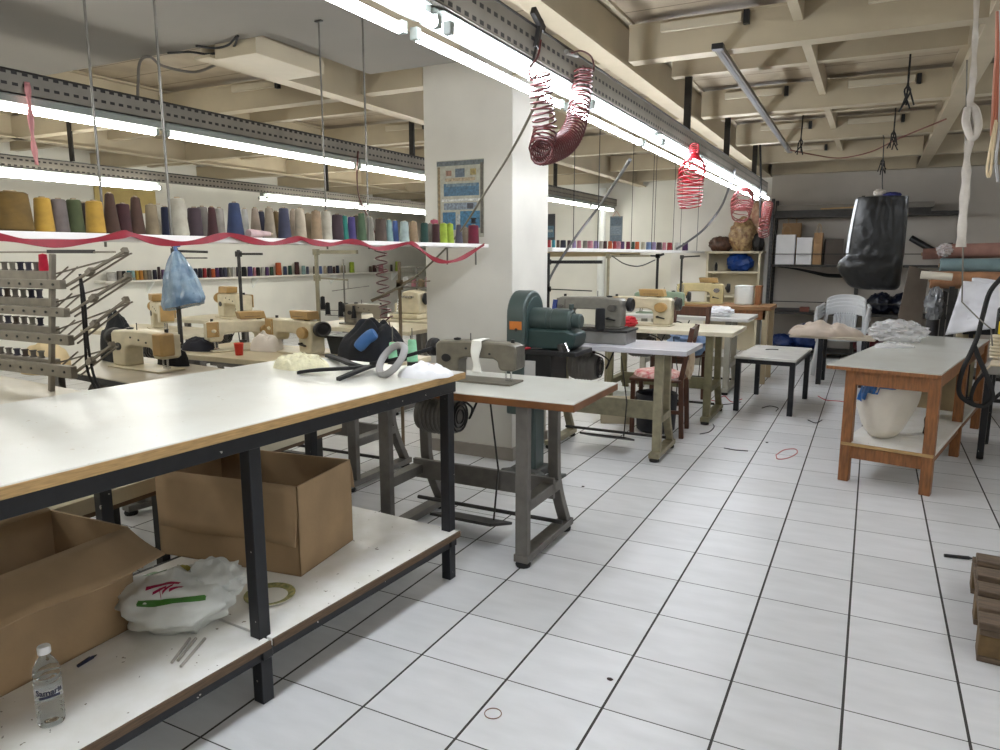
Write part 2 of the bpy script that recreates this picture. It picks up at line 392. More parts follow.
# suspension brackets of the cable trays
for x, ys in ((-1.25, (.6, 2.3, 5.35, 6.9, 8.6)), (-3.75, (1.9, 5.6, 8.9)), (-6.6, (4.3, 7.8))):
    for y in ys:
        tag(MB().bar((x, y, 2.235), (x, y, 2.5 if (x < -2 and y < 2.9) else ZC-.01), .05, .02).build('tray_hanger', DARK_STEEL, bevel=.002),
            'dark steel strap holding the cable tray %s, %s' % ({-1.25: 'over the right aisle', -3.75: 'over the middle row', -6.6: 'by the left wall'}[x],
            ['nearest to the camera', 'second along', 'third along', 'fourth along', 'fifth along'][ys.index(y)]), 'bracket', 'cable tray hangers')

# ---------------------------------------------------------------- fluorescent lines
TUBE_COOL = emit('tube_cool_white', (240, 246, 255), TUBE_POWER)
TUBE_FILL = emit('tube_fill_white', (240, 246, 255), TUBE_POWER*.62)      # unseen right hand line, added as fill light
TUBE_WARM = emit('tube_warm_white', (252, 251, 244), TUBE_POWER*1.05)    # aged tubes
FIX_BODY = mat('fixture_body', (150, 156, 150), 0.5, 0, 0.06, 5)
FIX_WHITE = mat('fixture_white', (228, 230, 226), 0.35, 0, 0.04, 5)
TRAY = stripes_mat('perforated_tray', (132, 126, 116), (26, 24, 22), 1, 0.05, 0.55, 0.5, 0.2, slot=(2, 0.052, 0.28))
def tray(x, z0, z1, y0, y1, label):
    m = MB()
    m.span((x-.05, y0, z0), (x-.047, y1, z1)); m.span((x+.047, y0, z0), (x+.05, y1, z1)); m.span((x-.05, y0, z0), (x+.05, y1, z0+.003))
    o = m.build('cable_tray', TRAY); tag(o, label, 'cable tray')
    n = MB(); 
    for s_ in (-1, 1): n.tube([(x+s_*.045, y0, z1+.004), (x+s_*.045, y1, z1+.004)], .008, 6)
    n.build('rolled_edge', DARK_STEEL, o)
    n = MB()
    for k, dx in enumerate((-.02, .01, .03)):
        n.tube([(x+dx+.006*math.sin(i*1.7+k), y0+(y1-y0)*i/20, z0+.02+.006*k) for i in range(21)], .008, 6)
    n.build('cable', RUBBER, o)
    return o
tray(-1.25, 2.125, 2.235, -2.6, 9.4, 'perforated steel cable tray over the right aisle, red and brown coils hang from it')
tray(-3.75, 2.15, 2.25, -2.6, 11.3, 'perforated steel cable tray over the hanging yarn shelf side, middle row of machines')
tray(-6.6, 2.13, 2.215, -2.6, 11.3, 'perforated steel cable tray lowest in view along the left wall')
def batten(x, y0, y1, z, two, m_tube, label, group):
    t = thing('fluorescent_fixture', label, 'ceiling lamp', (x, (y0+y1)/2, z), 0, group); L2 = (y1-y0)/2
    MB().span((-.030, -L2+.01, .004), (.030, L2-.01, .045)).build('housing', FIX_BODY, t, bevel=.004)
    wing = MB()
    for s_ in ((-1, 1) if two else (1, -1)):
        wing.bar((s_*.036, -L2+.03, .038), (s_*.036, L2-.03, .038), .02, .003)
    wing.build('reflector', FIX_BODY, t)
    for dx in ((-.06, .06) if two else (0,)):
        MB().cyl((dx, -L2+.05, -.018), (dx, L2-.05, -.018), .0165, n=8).build('tube', m_tube, t)
        for s_ in (-1, 1):
            e = MB(); e.span((dx-.014, s_*(L2-.05), -.032), (dx+.014, s_*(L2-.025), .005)); e.build('lamp_holder', FIX_BODY, t, bevel=.003)
    return t
ordw = ['first', 'second', 'third', 'fourth', 'fifth', 'sixth', 'seventh', 'eighth', 'ninth', 'tenth']
y = -.55; k = 0
while y < 9.3:
    batten(-1.25, y, y+1.25, 2.075, True, TUBE_COOL, '%s twin fluorescent fixture along the right aisle tray, counted from the camera end' % ordw[k], 'twin tubes over the right aisle'); y += 1.25; k += 1
y = -2.4; k = 0
while y < 11.2:
    y1 = min(y+1.8, 11.3)
    batten(-3.75, y, y1, 2.105, False, TUBE_WARM, '%s single fluorescent fixture along the middle tray, counted from the camera end' % ordw[k], 'single tubes over the middle row'); y += 1.8; k += 1
for k, y in enumerate((-1.7, .3, 3.35, 6.6, 8.5)):
    batten(-6.6, y, y+1.85, 2.08, True, TUBE_WARM, '%s bright fluorescent fixture along the left wall tray, counted from the camera end' % ordw[k], 'tubes along the left wall')
for k, y in enumerate((-2.2, -.7, .8, 2.3, 5.0, 7.6)):  # added out of view to brighten the floor, low shelf and grey wall
    batten(1.9, y, y+1.25, 2.3, True, TUBE_FILL, '%s unseen twin fluorescent fixture added as fill light on the right' % ordw[k], 'added fill tubes on the right')

# ---------------------------------------------------------------- long cutting table with shelf
CT_ROT = -0.066
ct = thing('cutting_table', 'long white topped cutting table on black steel frame with low shelf, front left', 'table', (-1.485, 2.575, 0), CT_ROT)
# local: x to the right (front edge at 0, back at -0.93), y along (end at 0, runs to -2.75)
TL = 2.75
top = MB().span((-.93, -TL, .882), (0, 0, .91)).build('tabletop', LAMINATE, ct, bevel=.003)
ap = MB(); ap.span((-.012, -TL, .88), (.003, .003, .907)); ap.span((-.93, -.012, .88), (0, .004, .907)); ap.build('edge_strip', PLY, ct)
fr = MB()
for x in (-.05, -.88):
    fr.span((x-.02, -TL+.03, .825), (x+.02, -.02, .88))
for yy in (-.045, -1.065, -2.1): fr.span((-.88, yy-.02, .83), (-.045, yy+.02, .88))
fr.build('top_frame', BLACK_STEEL, ct, bevel=.002)
for yy in (-.045, -1.065, -2.1):
    for x in (-.06, -.86):
        MB().span((x-.022, yy-.022, 0), (x+.022, yy+.022, .83)).build('leg', BLACK_STEEL, ct, bevel=.003)
sf = MB()
for x in (-.06, -.86): sf.span((x-.02, -TL+.1, .145), (x+.02, -.02, .19))
for yy in (-.045, -1.065, -2.1): sf.span((-.86, yy-.02, .15), (-.03, yy+.02, .19))
sf.build('shelf_frame', BLACK_STEEL, ct, bevel=.002)
for a, b in ((-TL+.1, -1.07), (-1.06, -.03)):
    s_ = MB().span((-.80, a, .195), (-.015, b, .22)).build('shelf', WORN_LAMINATE, ct, bevel=.002)
    MB().span((-.014, a, .195), (-.006, b, .219)).build('shelf_edge', DARKPLY, s_)

def ct_local(x, y, z): # point of the cutting table in room coordinates
    p = Matrix.Rotation(CT_ROT, 3, 'Z') @ Vector((x, y, 0)); return Vector((-1.485+p.x, 2.575+p.y, z))

# cardboard boxes on the shelf
def carton(name, label, c, rz, w, d, h, flaps, z0):
    t = thing(name, label, 'box', (c[0], c[1], z0), rz); th = .006
    m = MB(); m.span((-w/2, -d/2, 0), (w/2, d/2, .006))
    m.span((-w/2, -d/2, 0), (-w/2+th, d/2, h)); m.span((w/2-th, -d/2, 0), (w/2, d/2, h))
    m.span((-w/2, -d/2, 0), (w/2, -d/2+th, h)); m.span((-w/2, d/2-th, 0), (w/2, d/2, h))
    m.build('carton_body', CARDBOARD, t)
    for side, ang, ln in flaps:           # angle 0 = flap lies level outward, -90 hangs down, 90 stands up
        f = MB(); a = R(ang); n = 8
        ax = {'+x': (1, 0), '-x': (-1, 0), '+y': (0, 1), '-y': (0, -1)}[side]
        half = (d if ax[0] else w)/2-.004; off = (w if ax[0] else d)/2-.002
        def fn(u, v):
            q = (u-.5)*2*half; r = v*ln; bend = .012*math.sin(q*14+v*3)*v
            o, z = off+r*math.cos(a)+bend*math.sin(-a), h+r*math.sin(a)+bend*math.cos(a)
            return (ax[0]*o+(-ax[1])*q*1.0, ax[1]*o+ax[0]*q, z) if True else None
        f.grid(fn, 10, 6); f.build('flap', CARDBOARD_IN if ang > 20 else CARDBOARD, t, solid=.005)
    return t
SZ = .22
carton('cardboard_box', 'open brown cardboard box with torn rim on the low shelf, behind the second table leg', (-2.138, 2.028), R(7.9), .65, .37, .345,
       (('-y', -87, .225), ('-x', 86, .17), ('+y', -70, .13), ), SZ)
carton('cardboard_box', 'open brown cardboard box with spread flaps on the low shelf, behind the water bottle', (-2.185, 1.055), R(2.5), .37, .64, .33,
       (('+x', -24, .17), ('-x', 14, .24), ('+y', -76, .16)), SZ)
# carrier bag
bagm = mat('thin_white_carrier_bag', (214, 216, 212), 0.35, 0, 0.05, 9, 0.5, 18)
bg = thing('plastic_bag', 'crumpled white carrier bag with green trim lying on the low shelf between the cardboard boxes', 'bag', (-1.91, 1.45, SZ), R(20))
crumple((.165, .125, .085), 3, .30, 1.5, 48, 32).build('bag_body', bagm, bg, smooth=60)
kn = MB(); kn.add(*(lambda b: (b.v, b.f))(crumple((.085, .07, .06), 8, .4, 2.0, 36, 24, False))); o_ = kn.build('knotted_handle', bagm, bg, (.11, .05, .07), smooth=60)
grn = mat('green_bag_print', (70, 128, 52), 0.4, 0, 0.2, 20); cri = mat('crimson_bag_print', (150, 24, 66), 0.4)
from mathutils.bvhtree import BVHTree
def drape_patch(src, pts_fn, nm, m, nu=24, nv=6, off=.0025):
    """a printed area lying on a crumpled surface: (x, y) of the patch dropped on it from above"""
    me = src.data; bv = BVHTree.FromPolygons([src.matrix_local @ v.co for v in me.vertices], [p.vertices[:] for p in me.polygons])
    b = MB()
    def fn(u, v):
        x, y, dx, dy, dz = pts_fn(u, v); d = Vector((dx, dy, dz)).normalized(); o = Vector((x, y, .1))-d*.5
        h = bv.ray_cast(o, d)
        return (h[0]-d*off) if h[0] else Vector((x, y, .0))
    b.grid(fn, nu, nv); return b.build(nm, m, src.parent, smooth=60)
body_ = [o for o in bg.children if o.name.startswith('bag_body')][0]
DWN = (-.35, .55, -.75)      # prints face the aisle
drape_patch(body_, lambda u, v: (-.06+.21*u, -.13, .1, .9, -.25-.25*v) if False else (-.05+.2*u, -.10+.03*v+.06*u*u, .1, .75, -.55), 'green_trim', grn)
drape_patch(body_, lambda u, v: (-.11+.06*u+.02*v, .02+.05*v+.02*u, 0, .3, -1), 'green_trim', grn, 10, 8)
drape_patch(body_, lambda u, v: (-.02+.05*u, .07+.025*v-.02*u, 0, .3, -1), 'yellow_print', mat('yellow_bag_print', (170, 160, 70), .4, 0, .3, 30), 10, 6)
for q, (x0, y0, x1, y1, w) in enumerate(((-.055, -.03, .015, .0, .010), (-.03, -.045, .0, -.025, .007), (.0, -.04, .02, -.015, .008), (.02, -.03, .045, -.012, .007), (-.01, -.03, -.004, -.05, .006))):
    drape_patch(body_, lambda u, v: (x0+.03+(x1-x0)*1.3*u, y0-.03+(y1-y0)*1.3*u+w*1.4*(v-.5), .1, .5, -.85), 'printed_mark', cri, 8, 2, .003)
# plate
pl = at_z(270, 598, SZ)
t = thing('plate', 'white plate with patterned green and gold rim behind the front table leg', 'plate', (pl.x, pl.y, SZ))
MB().lathe([(.0, .004), (.05, .002), (.055, 0), (.058, .004), (.085, .012), (.086, .015), (.06, .009), (.0, .008)], n=36).build('plate_body', mat('glazed_china', (226, 222, 210), 0.15), t)
rimm = mat('patterned_rim', (176, 164, 108), 0.25, 0, 0.5, 55, rgb2=(96, 104, 70))
MB().lathe([(.0605, .0095), (.084, .0145), (.0862, .0158), (.0858, .0168), (.0605, .0108)], n=36, cap=False).build('rim_band', rimm, t)
# pen
p = at_z(78, 668, SZ); q = at_z(93, 659, SZ)
t = thing('pen', 'dark blue ballpoint pen lying on the low shelf beside the water bottle', 'pen', (0, 0, 0))
MB().cyl((p.x, p.y, SZ+.006), (q.x, q.y, SZ+.006), .005, n=10).build('barrel', mat('navy_plastic', (22, 28, 62), 0.3), t)
d_ = (q-p).normalized(); MB().cyl((q.x, q.y, SZ+.006), (q.x+d_.x*.014, q.y+d_.y*.014, SZ+.006), .0045, .001, 10).build('tip', DARK_STEEL, t)
MB().bar((p.x+.004, p.y, SZ+.013), (p.x+d_.x*.04, p.y+d_.y*.04, SZ+.013), .003, .002).build('clip', BLACK, t)
# wooden sticks
for k, (a, b) in enumerate((((172, 664), (190, 640)), ((181, 668), (205, 640)), ((178, 662), (196, 640)))):
    p = at_z(*a, SZ); q = at_z(*b, SZ)
    tag(MB().cyl((p.x, p.y, SZ+.005), (q.x, q.y, SZ+.005), .0045, n=8).build('plastic_stick', M((168, 162, 152), .4)),
        'thin pale stick in front of the white carrier bag, %s of three' % ('left', 'right', 'middle')[k], 'stick', 'sticks by the carrier bag')
# water bottle
bp_ = at_z(52, 722, SZ)
t = thing('water_bottle', 'small clear plastic water bottle with white cap standing on the low shelf', 'bottle', (bp_.x, bp_.y, SZ))
clear = mat('clear_pet', (235, 240, 240), 0.06); clear.node_tree.nodes['Principled BSDF'].inputs['Transmission Weight'].default_value = 0.96
clear.node_tree.nodes['Principled BSDF'].inputs['IOR'].default_value = 1.12
prof = [(.0, .006), (.012, .004), (.022, 0), (.029, .003), (.031, .01)]
for k in range(5):
    z = .012+k*.012; prof += [(.031, z), (.0285, z+.004), (.031, z+.008)]
prof += [(.0305, .075), (.0305, .112)]
for k in range(2):
    z = .115+k*.013; prof += [(.031, z), (.0285, z+.004), (.031, z+.009)]
prof += [(.0305, .143), (.027, .158), (.019, .173), (.013, .182), (.0125, .19), (.0, .19)]
MB().lathe(prof, n=28).build('bottle_body', clear, t)
wat = mat('water', (245, 250, 250), 0.02); wat.node_tree.nodes['Principled BSDF'].inputs['Transmission Weight'].default_value = 1.0
wat.node_tree.nodes['Principled BSDF'].inputs['IOR'].default_value = 1.33
MB().lathe([(.0139, .190), (.0152, .191), (.0152, .206), (.0135, .2095), (.0, .2095)], n=24).build('cap', mat('white_cap', (232, 232, 232), 0.35), t)
lab = clear_mat('clear_label_print', (216, 222, 228), .22, .3); navy = mat('label_navy', (16, 20, 52), 0.4)
lb = MB(); lb.grid(lambda u, v: (.0313*math.cos(u*2*math.pi), .0313*math.sin(u*2*math.pi), .076+.035*v), 32, 2, True); lbo = lb.build('label', lab, t)
vd = math.atan2(-bp_.y, -bp_.x)     # the printed front faces the aisle
bd = MB(); bd.grid(lambda u, v: (.0316*math.cos(vd-.75+u*1.6), .0316*math.sin(vd-.75+u*1.6), .0795+.007*v+.004*math.sin(u*3)), 16, 2); bd.build('label_band', navy, lbo)
def text_mesh(body, size, name, m, parent, fn, bold=0.0):
    cu = bpy.data.curves.new(name, 'FONT'); cu.body = body; cu.size = size; cu.align_x = 'CENTER'; cu.offset = bold; cu.resolution_u = 3
    to = bpy.data.objects.new(name, cu); COL.objects.link(to)
    dg = bpy.context.evaluated_depsgraph_get(); me = bpy.data.meshes.new_from_object(to.evaluated_get(dg))
    bpy.data.objects.remove(to)
    for v in me.vertices: v.co = fn(v.co.x, v.co.y)
    me.materials.clear(); me.materials.append(m)
    o = bpy.data.objects.new(name, me); COL.objects.link(o); o.parent = parent; return o
text_mesh('Samaria', .021, 'label_lettering', navy, lbo, lambda x, y: Vector((.0318*math.cos(vd+.05+x/.0318), .0318*math.sin(vd+.05+x/.0318), .0915+y)), .0007)

# ---------------------------------------------------------------- things lying on the cutting table
TZ = .91
tag(heap_mesh(.25, .15, .06, 5, 56, .6, 3.2).build('lace_pile', mat('cream_lace', (226, 220, 186), 0.9, 0, 0.1, 30, 0.8, 60), None, tuple(at_z(302, 368, TZ)), R(10), smooth=60),
    'cream coloured lace trim heaped on the white cutting table', 'lace')
def strap(name, pts, w, th, m, label, cat, loop=True, group=None):
    P = catmull([at_z(x, y, TZ+h) for x, y, h in pts], 8); b = MB()
    for i in range(len(P)-1): pass
    k = 0; N = len(P)
    for i, p in enumerate(P):
        tn = (P[min(i+1, N-1)]-P[max(0, i-1)]); tn.z = 0; tn.normalize(); n_ = Vector((-tn.y, tn.x, 0))*w/2
        b.v += [tuple(p-n_), tuple(p+n_), tuple(p+n_+Vector((0, 0, th))), tuple(p-n_+Vector((0, 0, th)))]
    for i in range(N-1):
        for j in range(4): b.f.append((i*4+j, i*4+(j+1) % 4, i*4+4+(j+1) % 4, i*4+4+j))
    b.f.append((0, 1, 2, 3)); b.f.append(tuple(4*(N-1)+j for j in (3, 2, 1, 0)))
    return tag(b.build(name, m, bevel=.002), label, cat, group)
VEL = mat('black_webbing', (16, 16, 18), 0.8, 0, 0.2, 50)
strap('webbing_strap', [(298, 374, .0), (318, 371.5, .012), (345, 370, .02), (368, 368, .012)], .026, .013, VEL, 'black webbing strap lying longest across the cutting table, pointing left', 'strap', group='black straps on the cutting table')
strap('webbing_strap', [(328, 357, .0), (340, 361, .012), (352, 366, .018), (366, 370, .01)], .03, .015, VEL, 'black webbing strap nearest to the lace pile on the cutting table', 'strap', group='black straps on the cutting table')
strap('webbing_strap', [(338, 381, .0), (350, 376, .012), (362, 371, .016), (374, 367, .008)], .026, .014, VEL, 'short black looped strap in front of the grey paper ring', 'strap', group='black straps on the cutting table')
strap('webbing_strap', [(372, 365, .02), (390, 362, .045), (412, 356, .075), (432, 350, .10)], .028, .014, VEL, 'black strap rising from the cutting table toward the grey sewing machine', 'strap', group='black straps on the cutting table')
c_ = at_z(390, 378, TZ)
rg = MB(); rn = MB()
def ringfn(r, z0, z1, mb, n=40):
    mb.grid(lambda u, v: (math.cos(2*math.pi*u)*(r-.028*v), math.sin(2*math.pi*u)*(r-.028*v), z0+(z1-z0)*math.sin(v*math.pi)), n, 6, True)
ringfn(.085, 0, .022, rg); rg.f += [tuple(i*7+j for i in range(1)) for j in range(0)]
rgo = rg.build('paper_ring', mat('grey_tape', (150, 148, 146), 0.45), None, (0, 0, 0), smooth=50, solid=.004)
rgo.matrix_world = Matrix.Translation((c_.x-.02, c_.y+.05, TZ+.062)) @ Matrix.Rotation(R(-27), 4, 'Z') @ Matrix.Rotation(R(52), 4, 'X')
tag(rgo, 'grey ring of tape leaning among black straps on the cutting table', 'tape ring')
tag(heap_mesh(.22, .13, .045, 9, 44, .9, 2.6).build('white_cloth', mat('white_cloth', (230, 230, 232), 0.7, 0, 0.04, 9), None, (c_.x+.1, c_.y+.10, TZ), R(30), smooth=60),
    'crumpled white cloth at the far end of the cutting table', 'cloth')

# ---------------------------------------------------------------- low pale bench behind the cutting table
t = thing('low_bench', 'low pale board bench standing behind the cutting table', 'bench', (-2.62, 1.2, 0), R(1.5))
MB().span((-.42, -1.0, .425), (0, 1.95, .465)).build('bench_top', mat('pale_board', (196, 186, 160), 0.5, 0, 0.12, 8), t, bevel=.003)
MB().span((.0, -1.0, .405), (.010, 2.0, .466)).build('front_edge', mat('pale_board_front', (206, 196, 170), .5, 0, .12, 8), t, bevel=.002); MB().span((-.05, -1.0, .385), (.004, 2.0, .405)).build('under_batten', DARKPLY, t)
for x in (-.36, -.05):
    for y in (-.9, .8, 1.85): MB().span((x-.02, y-.02, 0), (x+.02, y+.02, .425)).build('leg', DARK_STEEL, t)

# ---------------------------------------------------------------- sewing tables
def sewing_table(label, x0, x1, y0, y1, h, top_m, edge_m, frame_m, rz=0, flip=False, th=.035, motor=True, rail=.17, curved=True, inset=.2, fi=.10, group='sewing machine tables'):
    """front straight legs on the -y side, swept rear legs on the +y side"""
    cx, cy = (x0+x1)/2, (y0+y1)/2; w, d = (x1-x0), (y1-y0)
    t = thing('sewing_table', label, 'sewing table', (cx, cy, 0), rz, group)
    MB().span((-w/2, -d/2, h-th), (w/2, d/2, h)).build('tabletop', top_m, t, bevel=.004)
    if edge_m:
        e = MB(); k = .002
        e.span((-w/2-k, -d/2-k, h-th-.001), (w/2+k, -d/2+.004, h-.004)); e.span((-w/2-k, d/2-.004, h-th-.001), (w/2+k, d/2+k, h-.004))
        e.span((-w/2-k, -d/2, h-th-.001), (-w/2+.004, d/2, h-.004)); e.span((w/2-.004, -d/2, h-th-.001), (w/2+k, d/2, h-.004))
        e.build('edge_band', edge_m, t, bevel=.002)
    s_ = -1 if flip else 1
    for sx in (-1, 1):
        x = sx*(w/2-inset)
        MB().span((x-.03, s_*(-d/2+fi)-.02, .03), (x+.03, s_*(-d/2+fi)+.02, h-th)).build('leg', frame_m, t, bevel=.004)
        zt = h-th; pts = [(x, s_*(d/2-.19), zt), (x, s_*(d/2-.18), .42), (x, s_*(d/2-.17), .32), (x, s_*(d/2-.12), .20), (x, s_*(d/2-.03), .045)] if curved else [(x, s_*(d/2-.1), zt), (x, s_*(d/2-.1), .03)]
        P = catmull(pts, 5) if curved else [Vector(p) for p in pts]; m = MB()
        for i, p in enumerate(P):
            a = P[max(0, i-1)]; b = P[min(len(P)-1, i+1)]; tn = (b-a).normalized(); n_ = Vector((0, -tn.z, tn.y))
            m.v += [tuple(p+Vector((i2*.026, 0, 0))+n_*j*.02) for i2, j in ((-1, -1), (1, -1), (1, 1), (-1, 1))]
        for i in range(len(P)-1):
            for j in range(4): m.f.append((i*4+j, i*4+(j+1) % 4, i*4+4+(j+1) % 4, i*4+4+j))
        m.f += [(0, 1, 2, 3), tuple(4*(len(P)-1)+j for j in (3, 2, 1, 0))]
        m.build('leg', frame_m, t, bevel=.003)
        f = MB().span((x-.035, -d/2+.02, .025), (x+.035, d/2-.0, .06)); f.span((x-.03, -d/2+fi, .26), (x+.03, d/2-.17, .31)) if not flip else f.span((x-.03, -d/2+.2, .26), (x+.03, d/2-.10, .31))
        fo = f.build('foot_bar', frame_m, t, bevel=.003)
        for yy in (-d/2+.05, d/2-.04): MB().lathe([(.0, 0), (.032, 0), (.036, .012), (.03, .026), (.0, .026)], (x, yy, 0), 12).build('rubber_foot', RUBBER, fo)
    MB().span((-w/2+.22, s_*.04-.012, .235), (w/2-.22, s_*.04+.012, .235+rail*.6)).build('cross_rail', frame_m, t, bevel=.003)
    pd = MB(); pd.bar((-.17, -.06, .10), (.17, -.06, .10), .24, .014, (0, .3, 1)); pd.tube([(-w/2+.2, .1, .10), (w/2-.2, .1, .10)], .011, 8)
    po = pd.build('treadle', DARK_STEEL, t, bevel=.003)
    MB().tube([(.12, -.05, .11), (.12, 0, .35), (.06, .03, h-.10)], .005, 6).build('pull_rod', DARK_STEEL, t)
    if motor:
        mx = -w*.18 if not flip else -w*.2
        mo = MB(); mo.lathe([(.0, -.12), (.05, -.12), (.085, -.105), (.095, -.08), (.095, .07), (.085, .10), (.05, .115), (.0, .115)], (mx, .02, h-.19), 20, 'X')
        for k in range(6): mo.lathe([(.096, -.07+k*.024), (.1, -.064+k*.024), (.096, -.058+k*.024)], (mx, .02, h-.19), 20, 'X')
        mo.span((mx-.06, -.03, h-.11), (mx+.06, .07, h-th))
        mm = mo.build('motor', FRAME_GREY, t)
        gr = MB()
        for r in (.03, .05, .07): gr.lathe([(r, .112), (r+.006, .122), (r+.01, .112)], (mx, .02, h-.19), 20, 'X', False)
        gr.build('fan_grille', DARK_STEEL, mm)
        MB().tube(catmull([(mx+.03, .02, h-.08), (mx+.12, .0, h-.09), (mx+.18, .03, h-.14), (mx+.15, .06, h-.2), (mx+.2, .1, h-.06)], 6), .006, 6).build('cable', RUBBER, t)
    return t
T1 = sewing_table('white sewing table with brown edge at the end of the long cutting table', -2.3, -1.06, 2.74, 3.32, .78, LAMINATE, mat('brown_edge_band', (128, 82, 44), 0.45, 0, 0.2, 10), FRAME_GREY, inset=.25, fi=.045)
T2 = sewing_table('pale lilac grey sewing table with olive legs behind the green press', -2.2, -1.03, 4.66, 5.16, .775, mat('lilac_grey_laminate', (196, 194, 200), 0.25, 0, 0.06, 6), None, FRAME_CREAM, rail=.22)
T3 = sewing_table('cream sewing table with olive legs behind the brown wooden chairs', -2.2, -.95, 5.93, 6.62, .775, mat('cream_laminate', (216, 208, 184), 0.3, 0, 0.06, 6), None, FRAME_OLIVE)
T4 = sewing_table('white sewing table with pale legs, fourth along the right hand row', -2.3, -1.04, 7.33, 8.0, .775, mat('white_laminate_b', (208, 206, 202), 0.3, 0, 0.06, 6), None, mat('frame_pale', (170, 166, 152), 0.5, 0, 0.1, 10))
t = thing('work_table', 'brown wooden work table in front of the cream shelving unit', 'table', (-1.56, 8.45, 0))
MB().span((-.62, -.3, .80), (.62, .3, .84)).build('tabletop', mat('brown_table_wood', (150, 108, 66), 0.5, 0, 0.2, 9, stretch=(1, 8, 8)), t, bevel=.003)
for sx in (-1, 1):
    for sy in (-1, 1): MB().span((sx*.57-.03, sy*.25-.03, 0), (sx*.57+.03, sy*.25+.03, .80)).build('leg', mat('pale_leg', (176, 160, 130), 0.5), t, bevel=.003)
MB().span((-.57, -.28, .70), (.57, -.25, .80)).build('apron', ORANGE_WOOD, t)
TA = sewing_table('pale sewing table behind the cutting table, carrying the nearest cream machine', -4.45, -3.25, 2.42, 2.98, .75, mat('greyed_laminate', (186, 176, 156), 0.35, 0, 0.1, 6), DARK_STEEL, FRAME_GREY, R(-8))
TB = sewing_table('cream sewing table with two machines and a dark clothes heap in the middle row', -4.2, -2.48, 3.22, 3.88, .75, mat('cream_laminate_b', (204, 190, 158), 0.35, 0, 0.1, 6), None, FRAME_GREY)
T0 = sewing_table('pale table under the tiered spool rack on the left', -4.3, -3.12, 1.47, 2.14, .75, mat('pale_table_top', (206, 198, 180), 0.35, 0, 0.1, 6), DARKPLY, FRAME_GREY, R(-6))
TC = sewing_table('sewing table before the left wall, under the blue bag', -6.1, -4.9, 3.9, 4.5, .75, mat('cream_laminate_c', (204, 194, 168), 0.35, 0, 0.1, 6), None, FRAME_GREY)
TD = sewing_table('sewing table before the left wall, second from the spool rack', -6.4, -5.2, 5.0, 5.6, .75, mat('cream_laminate_d', (204, 194, 168), 0.35, 0, 0.1, 6), None, FRAME_GREY)
TE = sewing_table('sewing table carrying a black bin, left of the pillar', -4.7, -3.45, 5.05, 5.7, .75, mat('cream_laminate_e', (206, 196, 170), 0.35, 0, 0.1, 6), None, FRAME_GREY)
TF = sewing_table('sewing table carrying an overlock machine and pink spools, just left of the pillar', -4.9, -3.72, 5.9, 6.5, .75, mat('cream_laminate_f', (206, 196, 170), 0.35, 0, 0.1, 6), None, FRAME_GREY)

